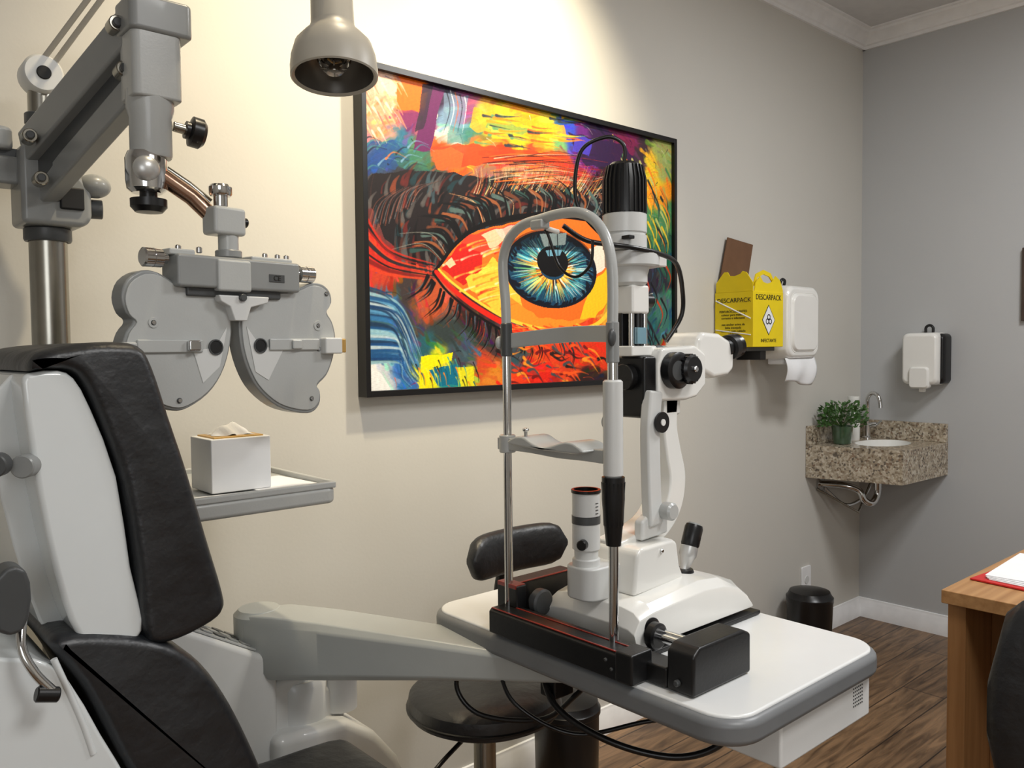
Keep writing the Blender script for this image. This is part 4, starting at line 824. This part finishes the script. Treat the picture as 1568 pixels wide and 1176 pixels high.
# ---------------- desk ----------------
Dk=emp('office_desk')
box(Dk,'desktop',(1.925,-.40,.722),(2.75,.742,.752),deskm,.002)
box(Dk,'side_panel',(1.945,.697,0),(2.73,.735,.722),deskv,.002); box(Dk,'side_panel_far',(1.945,-.39,0),(2.73,-.355,.722),deskv,.002)
box(Dk,'modesty_panel',(2.10,-.355,.25),(2.12,.697,.722),deskv,.002)
Fo=emp('red_folder')
box(Fo,'cover',(2.035,.42,.753),(2.30,.715,.757),red,.001,rz=-.1)
for k in range(4): box(Fo,'sheet_%d'%k,(2.05+.01*k,.42+.01*k,.7575+.002*k),(2.30+.02*k,.68+.01*k,.759+.002*k),paper,0,rz=.05*k-.1)
text(Fo,'sheet_text','PRONTUARIO\nnome  idade  data\nobservacoes clinicas',.02,(2.2,.56,.7655),(0,0,-1.4),ink)
Oc=emp('office_chair')
def slabY(par,name,x,yc,w,zc,h,th,mat):
    rings=[]
    for i in range(21):
        t=-1+2*i/20; k=max((1-abs(t)**12)**.5,.3); xx_=x-.03*t*t
        rings.append([(xx_+th*.5*math.cos(a)*(.5+.5*k),yc+t*w/2,zc+h*.5*k*math.copysign(abs(math.sin(a))**.4,math.sin(a))) for a in [2*math.pi*q/20 for q in range(20)]])
    return loft(par,name,rings,mat,ang=1.5)
slabY(Oc,'backrest',1.66,.31,.46,.64,.42,.06,leather)
prism(Oc,'seat_pad',rrect(1.60,.09,1.90,.54,.08),.42,.49,leather,'XY',.02,4)
tube(Oc,'back_bar',[(1.75,.33,.42),(1.64,.33,.41),(1.625,.33,.48),(1.63,.33,.60)],.018,black)
cyl(Oc,'gas_column',(1.74,.33,.08),(1.74,.33,.43),.025,black)
for i in range(5):
    an=2*math.pi*i/5+.5; ex,ey_=1.74+.24*math.cos(an),.33+.24*math.sin(an)
    tube(Oc,'foot_%d'%i,[(1.74,.33,.10),(ex,ey_,.07)],.016,black,smooth=False); cyl(Oc,'caster_%d'%i,(ex-.012,ey_,.027),(ex+.012,ey_,.027),.027,black)
# ---------------- lights ----------------
def area(name,loc,size,power,col,rot=(0,0,0),sy=None):
    l=bpy.data.lights.new(name,'AREA'); l.size=size; l.energy=power; l.color=col
    if sy: l.shape='RECTANGLE'; l.size_y=sy
    o=bpy.data.objects.new(name,l); o.location=loc; o.rotation_euler=rot; bpy.context.collection.objects.link(o); return o
def spot(name,loc,tgt,power,col,size,blend=.8,rad=.04):
    l=bpy.data.lights.new(name,'SPOT'); l.energy=power; l.color=col; l.spot_size=math.radians(size); l.spot_blend=blend; l.shadow_soft_size=rad
    o=bpy.data.objects.new(name,l); o.location=loc; o.rotation_euler=(Vector(tgt)-Vector(loc)).to_track_quat('-Z','Y').to_euler(); bpy.context.collection.objects.link(o); return o
area('ceiling_fill_rear',(.9,-.6,2.72),.7,27,(1,.99,.97))  # unseen area light added under the ceiling as overall fill
area('ceiling_fill',(2.5,.2,2.72),.5,34,(.98,.99,1))  # second unseen fill, added to brighten the end wall side
area('rear_fill_light',(-1.2,-1.6,1.7),1.3,17,(.95,.975,1),(math.radians(80),0,math.radians(-35)))  # no window behind; area light added as cool fill from the rear
spot('ceiling_spot_painting',(1.70,1.15,2.70),(1.58,1.86,1.85),112,(1,.87,.62),88,1,.04)
spot('ceiling_spot_left',(.90,1.25,2.70),(.90,1.86,1.35),70,(1,.84,.58),88,1,.04)
w=bpy.data.worlds.new('world'); SC.world=w; w.use_nodes=True; w.node_tree.nodes['Background'].inputs[0].default_value=(.8,.85,.9,1); w.node_tree.nodes['Background'].inputs[1].default_value=.1
SC.view_settings.view_transform='Standard'
# ---------------- camera ----------------
cam=bpy.data.cameras.new('camera'); co=bpy.data.objects.new('camera',cam); bpy.context.collection.objects.link(co)
cam.sensor_width=36; cam.lens=29.16; cam.clip_start=.01; co.location=(0,0,1.3); co.rotation_euler=(1.5275,.0100,-.7230)
SC.camera=co
